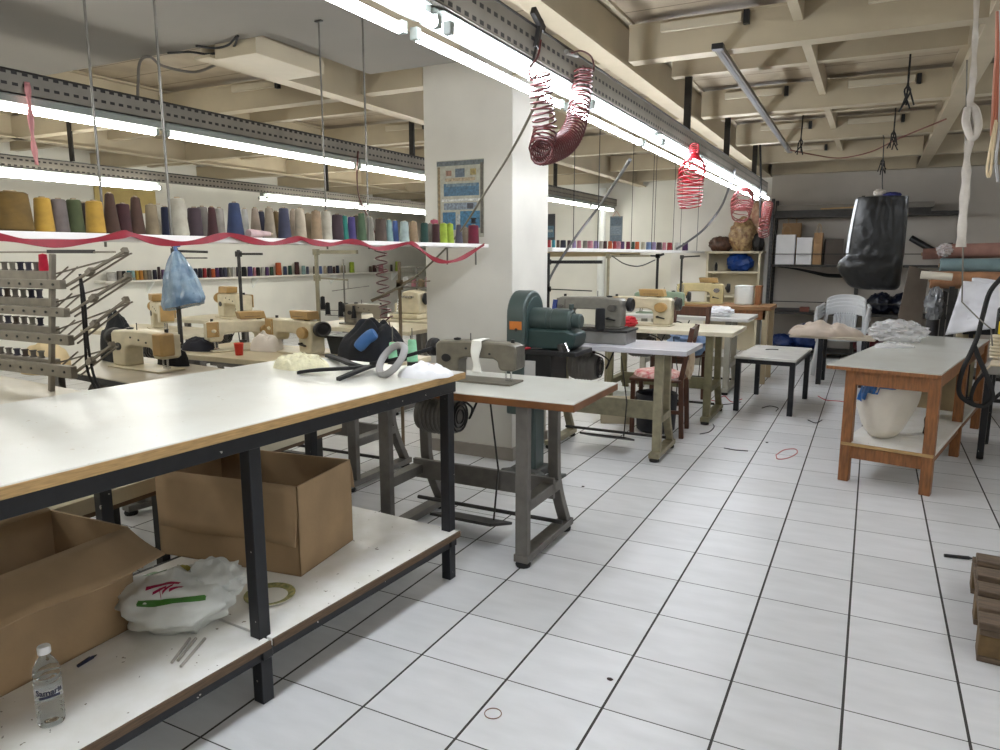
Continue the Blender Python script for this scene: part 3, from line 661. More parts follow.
# ---------------------------------------------------------------- sewing machines
def machine(label, loc, rz, body_m, wheel_m=BLACK, box=None, plate=None, scale=1.0, long_=False, trim=None, group='lockstitch sewing machines'):
    """head at -x, hand wheel at +x, operator on the -y side"""
    t = thing('sewing_machine', label, 'sewing machine', loc, rz, group); t.scale = (scale, scale, scale*.76)
    MB().span((-.26, -.09, 0), (.24, .09, .014)).build('bed_plate', STEEL if body_m is HEAD_GREY else body_m, t, bevel=.004)
    L_ = -.27
    poly = [(L_, .29), (L_-.01, .27), (L_-.01, .115), (L_+.015, .10), (L_+.085, .10), (L_+.10, .125), (L_+.105, .165), (L_+.13, .182), (.04, .182), (.075, .168), (.088, .14), (.09, .012), (.225, .012), (.235, .04), (.235, .27), (.215, .295), (.05, .305), (L_+.03, .302)]
    MB().prism(poly, -.058, .058, 'Y').build('machine_arm', body_m, t, bevel=.014, segs=3)
    wh = MB().lathe([(.0, .25), (.022, .25), (.028, .262), (.05, .262), (.068, .268), (.07, .29), (.06, .30), (.045, .292), (.02, .296), (.0, .296)], (0, 0, .235), 24, 'X'); wh.build('hand_wheel', wheel_m, t)
    nb = MB().cyl((L_+.045, 0, .105), (L_+.045, 0, .03), .006, n=10); nb.cyl((L_+.07, .012, .105), (L_+.07, .012, .04), .005, n=10); nb.span((L_+.035, -.012, .02), (L_+.075, .012, .034)); nb.cyl((L_+.045, 0, .03), (L_+.045, 0, .012), .002, n=8)
    nb.build('needle_bar', CHROME, t)
    fp = MB().span((L_-.016, -.05, .12), (L_-.009, .05, .285)); fp.cyl((L_+.03, -.058, .21), (L_+.03, -.072, .21), .018, n=14); fp.cyl((L_+.03, -.072, .21), (L_+.03, -.08, .21), .01, n=12); fp.bar((L_+.06, -.062, .16), (L_+.06, -.062, .28), .014, .006)
    fp.build('face_plate', plate or body_m, t, bevel=.003)
    MB().cyl((L_+.035, 0, .295), (L_+.035, 0, .325), .011, n=12).build('top_knob', BLACK, t)
    MB().lathe([(.0, .0), (.02, .0), (.022, .012), (.0, .018)], (.12, 0, .302), 14).build('oil_cap', BLACK, t)
    MB().cyl((.02, .02, .30), (.02, .02, .36), .003, n=6).build('thread_pin', BLACK, t)
    dl = MB().cyl((.16, -.056, .20), (.16, -.07, .20), .034, n=22); dl.cyl((.16, -.07, .20), (.16, -.078, .20), .026, n=22)
    dl.build('stitch_dial', plate or BLACK, t)
    dl = MB().cyl((.16, .056, .17), (.16, .064, .17), .03, n=20); dl.cyl((-.05, .056, .235), (-.05, .061, .235), .008, n=10); dl.cyl((.03, .056, .25), (.03, .061, .25), .008, n=10); dl.cyl((-.12, .056, .22), (-.12, .061, .22), .008, n=10)
    dl.build('screw_cover', BLACK, t)
    lv = MB().bar((.12, -.075, .10), (.19, -.075, .085), .016, .012); lv.cyl((.13, -.056, .1), (.13, -.08, .1), .012, n=10); lv.build('reverse_lever', BLACK, t)
    if box:
        b = MB(); b.prism([(-.10, 0), (.10, 0), (.085, .075), (-.115, .075)], -.05, .05, 'Y')
        bo = b.build('control_panel', box, t, (.07, .02, .31), bevel=.006)
        MB().span((-.07, -.054, .022), (.05, -.049, .03)).build('panel_slot', M(tuple(int(c*.75) for c in (176, 142, 88)), .5), bo)
    if trim:
        MB().span((L_-.02, -.065, .15), (L_+.07, -.056, .30)).build('head_cover', trim, t, bevel=.01)
        MB().cyl((.155, -.05, .2), (.155, -.085, .2), .052, n=24).build('round_cover', trim, t, bevel=.006)
    return t
def on_table(px, py, z): p = at_z(px, py, z); return (p.x, p.y, z)
# grey walking foot machine on the first table; its wheel points to the cutting table
m1 = machine('olive grey sewing machine with white cloth strip over its arm', (-1.70, 3.06, .78), R(180), mat('head_olive_grey', (112, 106, 92), 0.42, 0.1, 0.12, 20), DARK_STEEL, None, STEEL, .86)
cl = MB(); cl.grid(lambda u, v: (-.01+.045*u+.006*math.sin(v*9+u*2), -.060+.003*math.sin(v*13) if v < .72 else -.060+(v-.72)*.42, .05+.155*v/.72 if v < .72 else .206-.008*(v-.72)), 6, 24)
p_ = Matrix.Rotation(R(180), 3, 'Z')
clo = cl.build('cloth_strip', mat('white_strip_cloth', (226, 224, 214), 0.8), None, (-1.68, 3.06, .78+.0), R(2), solid=.004, smooth=60); tag(clo, 'white cloth strip hanging over the arm of the olive grey sewing machine', 'cloth')
# grey machine on a raised oil pan, second table
t = thing('oil_pan', 'raised grey metal oil pan on the lilac grey table, under the grey machine', 'pan', (-1.78, 4.92, .775))
MB().span((-.34, -.13, 0), (.30, .13, .085)).build('pan_body', mat('pan_grey', (140, 138, 134), 0.45, 0.3, 0.1, 10), t, bevel=.006)
MB().span((-.35, -.14, .085), (.31, .14, .10)).build('pan_rim', DARK_STEEL, t, bevel=.003)
m2 = machine('grey sewing machine with black wheel on the raised oil pan', (-1.76, 4.92, .876), 0, HEAD_GREY, BLACK, None, STEEL, .95)
MB().bar((-.295, -.085, .13), (-.285, -.075, .27), .03, .02).build('thread_guide', mat('blue_tape', (40, 58, 120), .5), m2)
bs = MB().lathe([(.0, 0), (.03, 0), (.034, .01), (.033, .14), (.028, .15), (.0, .15)], n=18)
tag(bs.build('thread_spool', thread_mat((20, 20, 22)), None, (-1.65, 4.74, .775+.102)), 'black thread spool in front of the grey machine on the raised oil pan', 'spool')
m3 = machine('cream sewing machine with tan top panel on the cream table behind the brown chairs', (-1.78, 6.28, .776), 0, HEAD_CREAM, DARK_STEEL, TAN, TAN, 1.08, trim=TAN)
mA = machine('cream long arm sewing machine with upright tan head box, nearest in the middle row', (-3.66, 2.70, .751), R(180-4), HEAD_CREAM, DARK_STEEL, None, HEAD_CREAM, .95)
MB().span((-.31, .0, .13), (-.22, .09, .30)).build('head_box', TAN, mA, bevel=.012)
mB = machine('cream sewing machine seen end on, left of the two machine table', (-3.80, 3.58, .751), R(62), HEAD_CREAM, TAN, TAN, HEAD_CREAM, .88, trim=TAN)
mC = machine('cream sewing machine with tan panel box, right of the two machine table', (-3.36, 3.62, .751), R(-12), HEAD_CREAM, DARK_STEEL, TAN, HEAD_CREAM, .95, trim=TAN)
mD = machine('cream sewing machine by the left wall with tan panel, nearest to the spool rack', (-5.42, 4.2, .751), R(150), HEAD_CREAM, TAN, TAN, TAN, 1.05, trim=TAN)
mE = machine('cream sewing machine by the left wall, behind the end on machine', (-5.75, 5.3, .751), R(160), HEAD_CREAM, TAN, TAN, HEAD_CREAM, 1.1, trim=TAN)
mF = machine('dark sewing machine far left of the pillar beside the black bin', (-4.15, 5.36, .751), R(175), mat('head_taupe', (126, 118, 104), 0.4), BLACK, None, STEEL, .85)
m4 = machine('pale green sewing machine on the fourth table of the right hand row', (-1.98, 7.65, .776), R(8), mat('head_green', (138, 156, 132), 0.42, 0, 0.1, 12), BLACK, None, CHROME, 1.0)
# ---------------------------------------------------------------- hanging yarn shelf on the left
SX0, SX1, SZT = -2.47, -2.20, 1.458
t = thing('hanging_shelf', 'long white shelf hung from the ceiling on thin rods, full of big yarn cones', 'shelf', (0, 0, 0))
MB().span((SX0, .3, SZT-.022), (SX1, 4.14, SZT)).build('shelf_board', mat('white_shelf', (224, 220, 216), 0.4, 0, 0.05, 6), t, bevel=.002)
for yb, yf in ((.6, .62), (1.697, 1.777), (2.894, 2.91)):
    for x, y in ((SX0+.01, yb), (SX1-.012, yf)):
        MB().cyl((x, y, SZT-.04), (x, y, 2.5), .0045, n=8).build('hanging_rod', STEEL, t)
        MB().span((x-.02, y-.008, 2.494), (x+.02, y+.008, 2.5)).build('ceiling_plate', DARK_STEEL, t)
for x in (SX0+.02, SX1-.04): MB().bar((x, 4.04, SZT-.022), (x, 4.04, SZT-.13), .006, .012).build('bracket', STEEL, t)

CN = {'mustard': (124, 90, 22), 'yellow': (214, 162, 44), 'mauve grey': (124, 108, 102), 'olive green': (74, 84, 38), 'dark brown': (46, 33, 22), 'chocolate brown': (78, 48, 28),
      'maroon': (74, 30, 30), 'brown': (86, 54, 36), 'tan': (158, 136, 100), 'cream': (206, 196, 172), 'navy': (18, 24, 58), 'grey': (134, 124, 114), 'plum': (72, 50, 56), 'pale grey': (190, 180, 164),
      'denim blue': (46, 62, 104), 'patterned white': (196, 192, 180), 'beige': (176, 154, 130), 'dark slate': (42, 40, 62), 'taupe': (166, 148, 122), 'ochre': (122, 94, 46), 'slate blue': (66, 68, 92),
      'sand': (196, 178, 150), 'teal': (34, 142, 124), 'violet': (78, 64, 132), 'dark olive': (68, 66, 46), 'sage green': (84, 112, 74), 'stone': (156, 150, 132), 'coffee': (100, 80, 66), 'pale aqua': (150, 188, 184),
      'blue': (76, 106, 176), 'ice white': (188, 208, 202), 'camel': (178, 146, 108), 'bottle green': (30, 76, 64), 'pink': (206, 88, 112), 'lime': (188, 216, 56), 'slate': (88, 86, 102), 'crimson': (134, 18, 50),
      'black': (20, 20, 24), 'red': (176, 34, 44), 'purple': (88, 48, 106), 'orange': (224, 96, 40), 'turquoise': (60, 160, 178), 'amber': (214, 136, 40), 'lilac': (160, 138, 186), 'rose': (206, 128, 142), 'white': (220, 218, 210), 'forest green': (40, 78, 56), 'sky blue': (120, 150, 200)}
for _k in list(CN):
    _c = CN[_k]; _g = sum(_c)/3; CN[_k] = tuple(int(.84*(_g+(v-_g)*.86)) for v in _c)
CONE_END = mat('cone_card', (150, 132, 106), 0.8)
def yarn(name, kind, p, w, h, top, colour, cat, group, detail=True):
    """a wound package of thread: tapered body on a card cone"""
    r = w/2; rt = r*top
    pf = [(.0, .002), (r*.93, .002), (r, h*.05)]
    for i in range(1, 9):
        f = i/8; pf.append((r+(rt-r)*f**(.9), h*(.05+.87*f)))
    pf += [(rt*.86, h*.955), (rt*.5, h*.965), (.0, h*.966)]
    t = thing(name, kind, cat, tuple(p), random.uniform(0, 3), group)
    if not detail:
        bpy.data.objects.remove(t)
        o = MB().lathe(pf, n=12).build(name, thread_mat(CN[colour]), None, tuple(p)); return tag(o, kind, cat, group)
    MB().lathe(pf, n=22).build('wound_thread', thread_mat(CN[colour]), t)
    MB().lathe([(.0, h*.96), (max(.008, rt*.42), h*.96), (max(.007, rt*.36), h*1.0), (.0, h*1.0)], n=14).build('cone_tip', CONE_END, t)
    MB().lathe([(.0, .0), (r*.5, .0), (r*.5, .003), (.0, .003)], n=14).build('cone_base', CONE_END, t)
    return t
def describe(rows, what, where):
    """labels that single out each package of a row: its colour, or its turn among those of its colour, and its neighbours"""
    total = {}; seen = {}; out = []
    for c in rows: total[c] = total.get(c, 0)+1
    for i, c in enumerate(rows):
        seen[c] = seen.get(c, 0)+1
        if total[c] == 1: out.append('%s %s %s' % (c, what, where))
        else: out.append('%s %s %s from the left %s' % (ordw[seen[c]-1], c, what, where))
    return out
rowA = [(15, 36, 38, 'mustard', .82, 0), (46, 18, 33, 'yellow', .8, 0), (62, 16, 32, 'mauve grey', .8, 0), (77, 16, 32, 'olive green', .8, 0), (86, 11, 30, 'dark brown', .8, 1), (97, 18, 31, 'yellow', .82, 0),
        (113, 16, 39, 'chocolate brown', .5, 0), (125.5, 14, 29, 'maroon', .85, 0), (138.5, 15, 36, 'brown', .55, 0), (153.5, 13, 29, 'tan', .8, 0), (161, 12, 30, 'cream', .8, 1), (167, 8, 27, 'navy', .9, 0),
        (180, 19, 36, 'cream', .7, 0), (196, 15, 27, 'plum', .8, 0), (204, 12, 29, 'grey', .8, 1), (213.5, 11, 28, 'maroon', .6, 0), (221, 10, 28, 'pale grey', .8, 1), (236, 17, 33, 'denim blue', .6, 0), (246, 8, 28, 'patterned white', .7, 1),
        (256.5, 12, 29, 'beige', .5, 1), (262.5, 8, 26, 'dark slate', .7, 1), (270.5, 12, 29, 'taupe', .6, 0), (277, 8, 26, 'ochre', .8, 1), (285, 13, 29, 'slate blue', .7, 0), (294, 9, 28, 'beige', .6, 1), (301, 12, 29, 'sand', .75, 0),
        (309, 9, 25, 'tan', .8, 1), (317, 11, 27, 'camel', .8, 0), (327, 11, 27, 'cream', .85, 0), (338, 12, 24, 'plum', .85, 0), (345, 8, 23, 'teal', .65, 0), (352, 9, 22, 'violet', .75, 0), (357, 8, 24, 'dark olive', .8, 1),
        (362, 10, 26, 'sage green', .6, 0), (370.5, 8, 22, 'stone', .75, 0), (381, 12, 21, 'coffee', .85, 0), (389.5, 8, 20, 'pale aqua', .6, 0), (395.5, 7, 20, 'blue', .7, 1), (404.5, 10, 19, 'ice white', .75, 0), (413.5, 10, 19, 'camel', .75, 0),
        (424.5, 8, 18, 'bottle green', .85, 0), (430.5, 7, 18, 'grey', .7, 1), (434.5, 9, 22, 'pink', .85, 1), (436, 8, 17, 'maroon', .9, 0), (443.5, 8, 18, 'lime', .85, 0), (450, 8, 18, 'lime', .8, 0), (459, 8, 17, 'slate', .6, 0), (465.5, 7, 15, 'taupe', .8, 1), (473.5, 11, 17, 'crimson', .9, 0)]
labs = describe([r[3] for r in rowA], 'yarn cone', 'on the long hanging shelf')
for (px, w, h, c, tp, row), lb_ in zip(rowA, labs):
    x = -2.275 if row == 0 else -2.395
    p = at_x(px, 240, x); D = depth((p.x, p.y, 1.46)); 
    yarn('yarn_cone', lb_, (x, p.y, SZT), w*D/FPX*1.02, (h+2.2)*D/FPX, tp, c, 'yarn cone', 'yarn cones on the hanging shelf')
p = at_x(473.5, 240, -2.275)
tag(MB().lathe([(.0, 0), (.018, 0), (.018, .004), (.013, .008), (.014, .026), (.02, .03), (.02, .034), (.0, .034)], n=14).build('bobbin', thread_mat((22, 20, 22)), None, (p.x, p.y, SZT+.128)), 'small black bobbin standing on top of the crimson yarn cone', 'bobbin')
# a cone lying on its side
p = at_x(260, 240, -2.225); o = thing('yarn_cone', 'pale pink patterned yarn cone lying on its side on the hanging shelf', 'yarn cone', (p.x, p.y, SZT+.017), 0, 'yarn cones on the hanging shelf')
MB().lathe([(.0, -.06), (.016, -.06), (.017, -.05), (.009, .055), (.0, .06)], n=16, axis='Y').build('wound_thread', thread_mat((196, 168, 164)), o)
MB().lathe([(.0, .058), (.006, .058), (.005, .07), (.0, .07)], n=12, axis='Y').build('cone_tip', CONE_END, o)
# red ribbon pinned along the shelf edge
rp = [(-40, 232), (0, 237), (30, 242), (62, 243.5), (95, 240), (122, 234.5), (131, 234.5), (150, 240), (175, 243.5), (200, 241.5), (224, 235.5), (233, 235.5), (255, 241.5), (274, 243.5), (294, 239.5), (302, 238.5), (312, 242), (330, 244.5), (347, 241.5), (361, 243), (376, 248.5), (392, 247), (408, 243), (415, 245), (424, 252), (434, 259), (446, 262), (460, 259), (474, 251), (484, 244.5)]
P = catmull([at_x(x, y, SX1+.014) for x, y in rp], 4); b = MB()
for i, p in enumerate(P):
    hgt = .010+.003*math.sin(i*.7); tw = .006*math.sin(i*.45)
    b.v += [(p.x-.004-tw*.3, p.y, p.z-hgt), (p.x+.003-tw*.3, p.y, p.z-hgt), (p.x+.003+tw*.3, p.y, p.z+hgt), (p.x-.004+tw*.3, p.y, p.z+hgt)]
for i in range(len(P)-1):
    for j in range(4): b.f.append((i*4+j, i*4+(j+1) % 4, i*4+4+(j+1) % 4, i*4+4+j))
tag(b.build('ribbon_garland', RED_RIBBON, smooth=60), 'red ribbon swagged along the front edge of the hanging yarn shelf', 'ribbon')

# ---------------------------------------------------------------- thread shelf on the left wall
WZ = 1.04
t = thing('wall_shelf', 'long white wall shelf of small thread spools on the left wall', 'shelf', (0, 0, 0))
MB().span((XL, 6.2, WZ-.022), (XL+.24, 14.8, WZ)).build('shelf_board', mat('white_shelf_b', (228, 224, 214), 0.5, 0, 0.05, 6), t, bevel=.002)
for y in (7.0, 9.0, 11.0, 13.0): MB().prism([(XL, WZ-.022), (XL+.18, WZ-.022), (XL, WZ-.20)], y-.01, y+.01, 'Y').build('bracket', FIX_WHITE, t)
rowW = [(111, 9, 'white', 9), (119, 5, 'grey', 10), (123.5, 4, 'black', 10), (128.5, 4, 'turquoise', 10), (132.5, 4, 'pale aqua', 10), (136.5, 4, 'yellow', 10), (140.5, 4, 'amber', 10), (144.5, 4, 'tan', 10), (148.5, 5, 'grey', 10),
        (154.5, 4, 'dark slate', 10), (158.8, 3, 'plum', 13), (163, 4, 'purple', 10), (167.5, 4, 'grey', 10), (171.5, 4, 'navy', 10), (176, 4, 'denim blue', 10), (181, 4, 'slate', 10), (186, 4, 'navy', 10), (191, 4, 'blue', 10), (195.5, 4, 'navy', 10), (200, 4, 'dark slate', 10), (204.5, 4, 'red', 10), (209, 4, 'maroon', 10), (213, 4, 'orange', 9),
        (217, 4, 'purple', 10), (221, 4, 'dark slate', 10), (225, 4, 'slate blue', 10), (229, 4, 'stone', 10), (233.5, 4, 'white', 10), (238, 4, 'navy', 10), (244, 5, 'black', 10), (250, 5, 'violet', 10), (254.5, 3, 'rose', 9), (258, 4, 'black', 9), (262.5, 4, 'patterned white', 9), (267, 4, 'purple', 9), (271.5, 4, 'forest green', 9), (278.5, 6, 'orange', 13), (285, 4, 'denim blue', 9), (290, 4, 'bottle green', 9.5),
        (297, 5, 'maroon', 13), (303.5, 4, 'pale aqua', 9), (307.5, 3, 'slate blue', 8), (314.5, 3, 'dark brown', 8), (320.5, 3, 'blue', 8), (325, 3, 'sand', 8), (330, 5, 'slate', 8), (334, 2.5, 'maroon', 7), (337.5, 3.5, 'navy', 8), (343.5, 4, 'ochre', 8), (352, 5, 'lime', 11), (370.5, 3, 'coffee', 6), (374.5, 4, 'maroon', 7), (381, 5, 'rose', 7), (391.5, 2.5, 'plum', 7), (398, 5.5, 'lime', 10)]
for (px, w, c, h), lb_ in zip(rowW, describe([r[2] for r in rowW], 'thread spool', 'on the left wall shelf')):
    p = at_x(px, 270, XL+.11); D = depth(p)
    yarn('thread_spool', lb_, (XL+.11, p.y, WZ), w*D/FPX*1.05, h*D/FPX, .88, c, 'thread spool', 'thread spools on the left wall shelf', False)

# ---------------------------------------------------------------- hanging shelf behind the pillar
t = thing('hanging_shelf', 'white shelf hung on wires behind the pillar, with small thread spools and a cream fascia', 'shelf', (0, 0, 0))
BZ = 1.445
MB().span((-2.42, PY1+.25, BZ-.03), (-2.17, YB2-.03, BZ)).build('shelf_board', mat('white_shelf_c', (224, 221, 216), 0.45, 0, 0.05, 6), t, bevel=.002)
MB().span((-2.35, PY1+.3, BZ-.07), (-2.33, 8.0, BZ-.03)).build('fascia', mat('cream_fascia', (196, 180, 140), 0.6), t)
for y in (6.15, 7.9, 8.85, 10.2):
    for x in (-2.41, -2.18): MB().cyl((x, y, BZ-.03), (x, y, ZC-.002 if y < 9 else 2.7), .004, n=6).build('hanging_rod', DARK_STEEL, t)
rowB = [(548.5, 5, 'red'), (553.5, 3.5, 'turquoise'), (558, 3.5, 'coffee'), (563, 6, 'dark slate'), (569, 4, 'plum'), (574, 4, 'lilac'), (579, 4.5, 'rose'), (585, 5, 'grey'), (590, 6, 'rose'), (596, 5.5, 'lilac'), (601, 4.5, 'pale grey'), (605, 4, 'maroon'), (610, 4.5, 'orange'), (614.5, 4, 'red'), (618.5, 4.5, 'rose'), (622.5, 4, 'purple'),
        (628, 4.5, 'crimson'), (633, 3.5, 'forest green'), (637, 4.5, 'orange'), (643, 4.5, 'cream'), (648.5, 5.5, 'sky blue'), (653.5, 5, 'lilac'), (659, 6, 'plum'), (664, 4, 'rose'), (669.5, 5.5, 'red'), (677, 6, 'white'), (685, 6, 'purple')]
for (px, w, c), lb_ in zip(rowB, describe([r[2] for r in rowB], 'thread spool', 'on the hanging shelf behind the pillar')):
    p = at_x(px, 250, -2.24); D = depth(p)
    yarn('thread_spool', lb_, (-2.24, p.y, BZ), w*D/FPX, 8.0*D/FPX, .9, c, 'thread spool', 'thread spools on the shelf behind the pillar', False)

# ---------------------------------------------------------------- wall calendars and posters
def poster(label, c, w, h, normal, blocks, base, cat='poster'):
    """flat printed sheet: blocks (x0,x1,y0,y1 shares, colour)"""
    t = thing('poster', label, cat, c); t.rotation_euler = (0, 0, {'-y': 0, '+x': R(90)}[normal])
    MB().span((-w/2, -.003, -h/2), (w/2, 0, h/2)).build('sheet', mat('poster_paper', base, 0.6, 0, 0.15, 40), t)
    for k, (a, b, c0, d, col) in enumerate(blocks):
        MB().span((-w/2+a*w, -.0042-.0003*(k % 3), -h/2+c0*h), (-w/2+b*w, -.003, -h/2+d*h)).build('printed_panel', mat('poster_print', col, 0.55, 0, 0.35, 70), t)
    return t
a_ = at_y(437, 163, PY0); b_ = at_y(484, 160, PY0); c_ = at_y(441, 236, PY0)
pw, ph = b_.x-a_.x, a_.z-c_.z+.02
poster('old blue and cream printed calendar poster on the front of the pillar', ((a_.x+b_.x)/2, PY0-.001, (a_.z+c_.z)/2), pw, ph, '-y',
       [(0, 1, .93, .99, (104, 112, 114)), (.02, .07, .02, .92, (150, 128, 92)), (.93, .99, .05, .95, (96, 90, 78)), (.2, .32, .80, .87, (150, 112, 92)), (.4, .6, .78, .89, (96, 110, 122)), (.72, .84, .80, .88, (160, 140, 84)), (.18, .82, .73, .77, (178, 158, 128)),
        (.15, .9, .54, .70, (70, 108, 134)), (.2, .85, .66, .70, (110, 130, 140)), (.1, .92, .47, .50, (214, 214, 208)), (.15, .85, .36, .45, (132, 144, 156)), (.65, .78, .37, .44, (70, 70, 78)), (.2, .3, .36, .42, (206, 160, 90)), (.12, .4, .10, .33, (58, 112, 148)), (.5, .92, .12, .34, (60, 118, 152)), (.42, .5, .05, .3, (170, 176, 174))], (168, 166, 150))
a_ = at_y(546, 214, YB-.02); b_ = at_y(556, 240, YB-.02)
poster('dark narrow poster on the back wall just right of the pillar', ((a_.x+b_.x)/2-.03, YB-.003, (a_.z+b_.z)/2), .2, a_.z-b_.z, '-y', [(.1, .9, .6, .95, (50, 54, 62)), (.1, .9, .1, .55, (84, 118, 138)), (.2, .8, .3, .4, (160, 170, 170))], (60, 62, 66))
a_ = at_y(607, 216, YB-.16); b_ = at_y(619, 243, YB-.16)
pc = poster('narrow blue grey patterned calendar hanging beside the white drain pipe', ((a_.x+b_.x)/2, YB-.002, (a_.z+b_.z)/2), abs(b_.x-a_.x), a_.z-b_.z, '-y', [(.08, .92, .05, .3, (104, 120, 134)), (.08, .92, .33, .62, (126, 140, 152)), (.08, .92, .65, .95, (92, 108, 122))], (118, 128, 134), 'calendar')
hs = MB().tube([(-.08, 0, .18), (0, -.0, .30), (.08, 0, .18)], .004, 6); hs.build('hanging_string', mat('orange_string', (200, 120, 90), .7), pc)
pp = at_y(601, 220, YB-.12)
struct(MB().cyl((pp.x, YB-.08, 0), (pp.x, YB-.08, 2.45), .062, n=20).build('drain_pipe', FIX_WHITE))

# ---------------------------------------------------------------- coiled air hoses on the right hand tray
def coil(label, pts, rad, turns, r, m, tails=(), per=14):
    t = thing('coiled_air_hose', label, 'air hose', (0, 0, 0), 0, 'coiled air hoses')
    MB().tube(helix(pts, rad, turns, per), r, 6).build('coil', m, t, smooth=80)
    for tl in tails: MB().tube(catmull(tl, 6), r*.95, 6).build('hose_tail', m, t, smooth=80)
    return t
BROWN_HOSE = mat('brown_hose', (86, 34, 34), 0.35, 0, 0.1, 20); RED_HOSE = mat('red_hose', (160, 18, 32), 0.35, 0, 0.1, 20)
CX = -1.17
cp = lambda px, py, x=CX: at_x(px, py, x)
pt = [cp(539, 72), cp(541, 92), cp(543, 112), cp(545, 130), cp(542, 146), cp(541, 152), cp(552, 150), cp(566, 142), cp(575, 126), cp(579, 108), cp(582, 88), cp(583, 68)]
cl_ = coil('large dark brown coiled air hose drooping in a loop from the right hand tray', pt, lambda q: .040+.008*math.sin(q*math.pi), 46, .0042, BROWN_HOSE,
     [[cp(541, 40), cp(538, 56), cp(530, 68), cp(531, 78), cp(539, 74)], [cp(583, 66), cp(593, 72), cp(592, 58), cp(582, 51), cp(572, 53)]], 12)
hk = MB().bar(cp(533, 10, -1.19), cp(543, 30, -1.19), .02, .03); hk.bar(cp(541, 20, -1.19), cp(536, 48, -1.19), .018, .02); hk.cyl(cp(536, 48, -1.19), cp(533, 62, -1.19), .006, n=8)
hk.build('quick_coupling', DARK_STEEL, cl_, bevel=.003)
hk = MB().cyl(cp(566, 52, -1.19), cp(577, 55, -1.19), .011, n=10); hk.build('brass_fitting', STEEL, cl_)
RX = -1.13
coil('bright red coiled air hose hanging like a lantern under the right hand tubes', [cp(694, 146, -1.17), cp(694, 165, RX), cp(691, 175, RX), cp(690, 192, RX), cp(690, 208, RX)], lambda q: .032+.053*min(1, max(0, (q-.25)*4))-.02*max(0, q-.85)*6, 24, .0045, RED_HOSE)
coil('faded red coiled air hose second from the far end of the right hand tray', [cp(745, 194, RX), cp(742, 203, RX), cp(741, 212, RX), cp(740, 216, RX)], lambda q: .07+.03*math.sin(q*3), 14, .005, mat('faded_red_hose', (130, 60, 60), .4))
coil('thin dark red coiled air hose at the very end of the right hand tray', [cp(768, 204, RX), cp(766, 214, RX), cp(764, 226, RX), cp(764, 236, RX)], lambda q: .055, 16, .006, mat('dark_red_hose', (124, 58, 54), .4))
# slack cable from the coil down to the thread stand on the left
tag(MB().tube(catmull([at_x(540, 96, -1.2), at_y(512, 150, 3.1), at_y(483, 196, 3.75), at_y(455, 238, 3.9), at_y(413, 279, 4.0), at_y(388, 292, 4.05), at_y(371, 300, 4.1)], 8), .006, 6).build('air_line', mat('olive_hose', (92, 86, 66), .5)),
    'thin straight air line slanting from the brown coil down past the pillar', 'hose')
tag(MB().tube(catmull([at_x(630, 160, -1.18), at_y(600, 205, 5.3), at_y(575, 238, 5.25), at_y(553, 290-18, 5.2), at_y(545, 262+30, 5.15)], 8), .010, 6).build('air_line', mat('grey_hose', (92, 92, 92), .5)),
    'grey air line slanting from the right tray to the thread pole behind the pillar', 'hose')
tag(MB().tube(catmull([at_x(735, 170, -1.18), at_y(722, 205, 8.0), at_y(705, 228, 8.0), at_y(686, 243, 8.0), at_y(676, 249, 8.0)], 8), .012, 6).build('air_line', mat('grey_hose_b', (84, 84, 86), .5)),
    'grey air line sagging from the far end of the right tray to the spool shelf', 'hose')
coil('thin brown coiled air hose hanging down below the yarn shelf, left of the pillar', [at_y(381, 250, 5.0), at_y(382, 275, 5.0), at_y(384, 300, 5.0), at_y(386, 315, 5.0), at_y(389, 322, 5.0)], lambda q: .05, 9, .006, BROWN_HOSE,
     [[at_y(381, 250, 5.0), at_y(372, 225, 5.0), at_y(360, 200, 5.0), at_x(357, 178, -3.70), Vector((-3.695, at_x(357, 178, -3.70).y+.02, 2.20))], [at_y(389, 322, 5.0), at_y(392, 335, 5.2), at_z(386, 345, .756)]])

# ---------------------------------------------------------------- thread poles
def pole(label, base, h, arms, m=DARK_STEEL, r=.011, lean=(0, 0)):
    t = thing('thread_stand', label, 'thread stand', base, 0, 'thread stands'); top = Vector((lean[0], lean[1], h))
    a = MB().cyl((0, 0, 0), top, r, n=10); a.cyl((0, 0, 0), (0, 0, .02), r*2.2, n=12); a.build('pole', m, t)
    for (dx, dy, z, rr, dz) in arms:
        q = top*(z/h); MB().bar(q, (q.x+dx, q.y+dy, z+dz), rr*2, rr*2).build('arm', m, t)
        j = MB().span((q.x-.018, q.y-.018, z-.02), (q.x+.018, q.y+.018, z+.02)); j.build('clamp', m, t, bevel=.003)
    return t
def pole_px(label, px, ytop, base_xy, zb, arms, m=DARK_STEEL, r=.011):
    """arms: (px end, py end, py at pole, thickness) at the pole's own depth"""
    x, y = base_xy; D = depth((x, y, 1.2)); z1 = at_y(px, ytop, y).z; L2 = []
    for (ax, ay, py, rr) in arms:
        e = at_y(ax, ay, y); s_ = at_y(px, py, y); L2.append((e.x-x, 0, s_.z-zb, rr, e.z-s_.z))
    return pole(label, (x, y, zb), z1-zb, L2, m, r)
def xy_on(px, py, y): p = at_y(px, py, y); return (p.x, y)
pole_px('dark thread pole carrying the pale blue bag', 177.5, 246, xy_on(178, 300, 3.42), .751, [(207, 252, 251, .008), (207, 258, 258, .004)], DARK_STEEL, .016)
pole_px('dark thread pole with short arm beside the end on sewing machine', 240, 250, xy_on(240, 280, 3.86), .751, [(262, 254, 254, .008)], DARK_STEEL, .012)
pole_px('pale thread pole with thick top bar right of the tan boxed machine', 318, 252, xy_on(318, 300, 3.86), .751, [(357, 252, 252, .012), (348, 280, 278, .005)], FRAME_CREAM, .014)
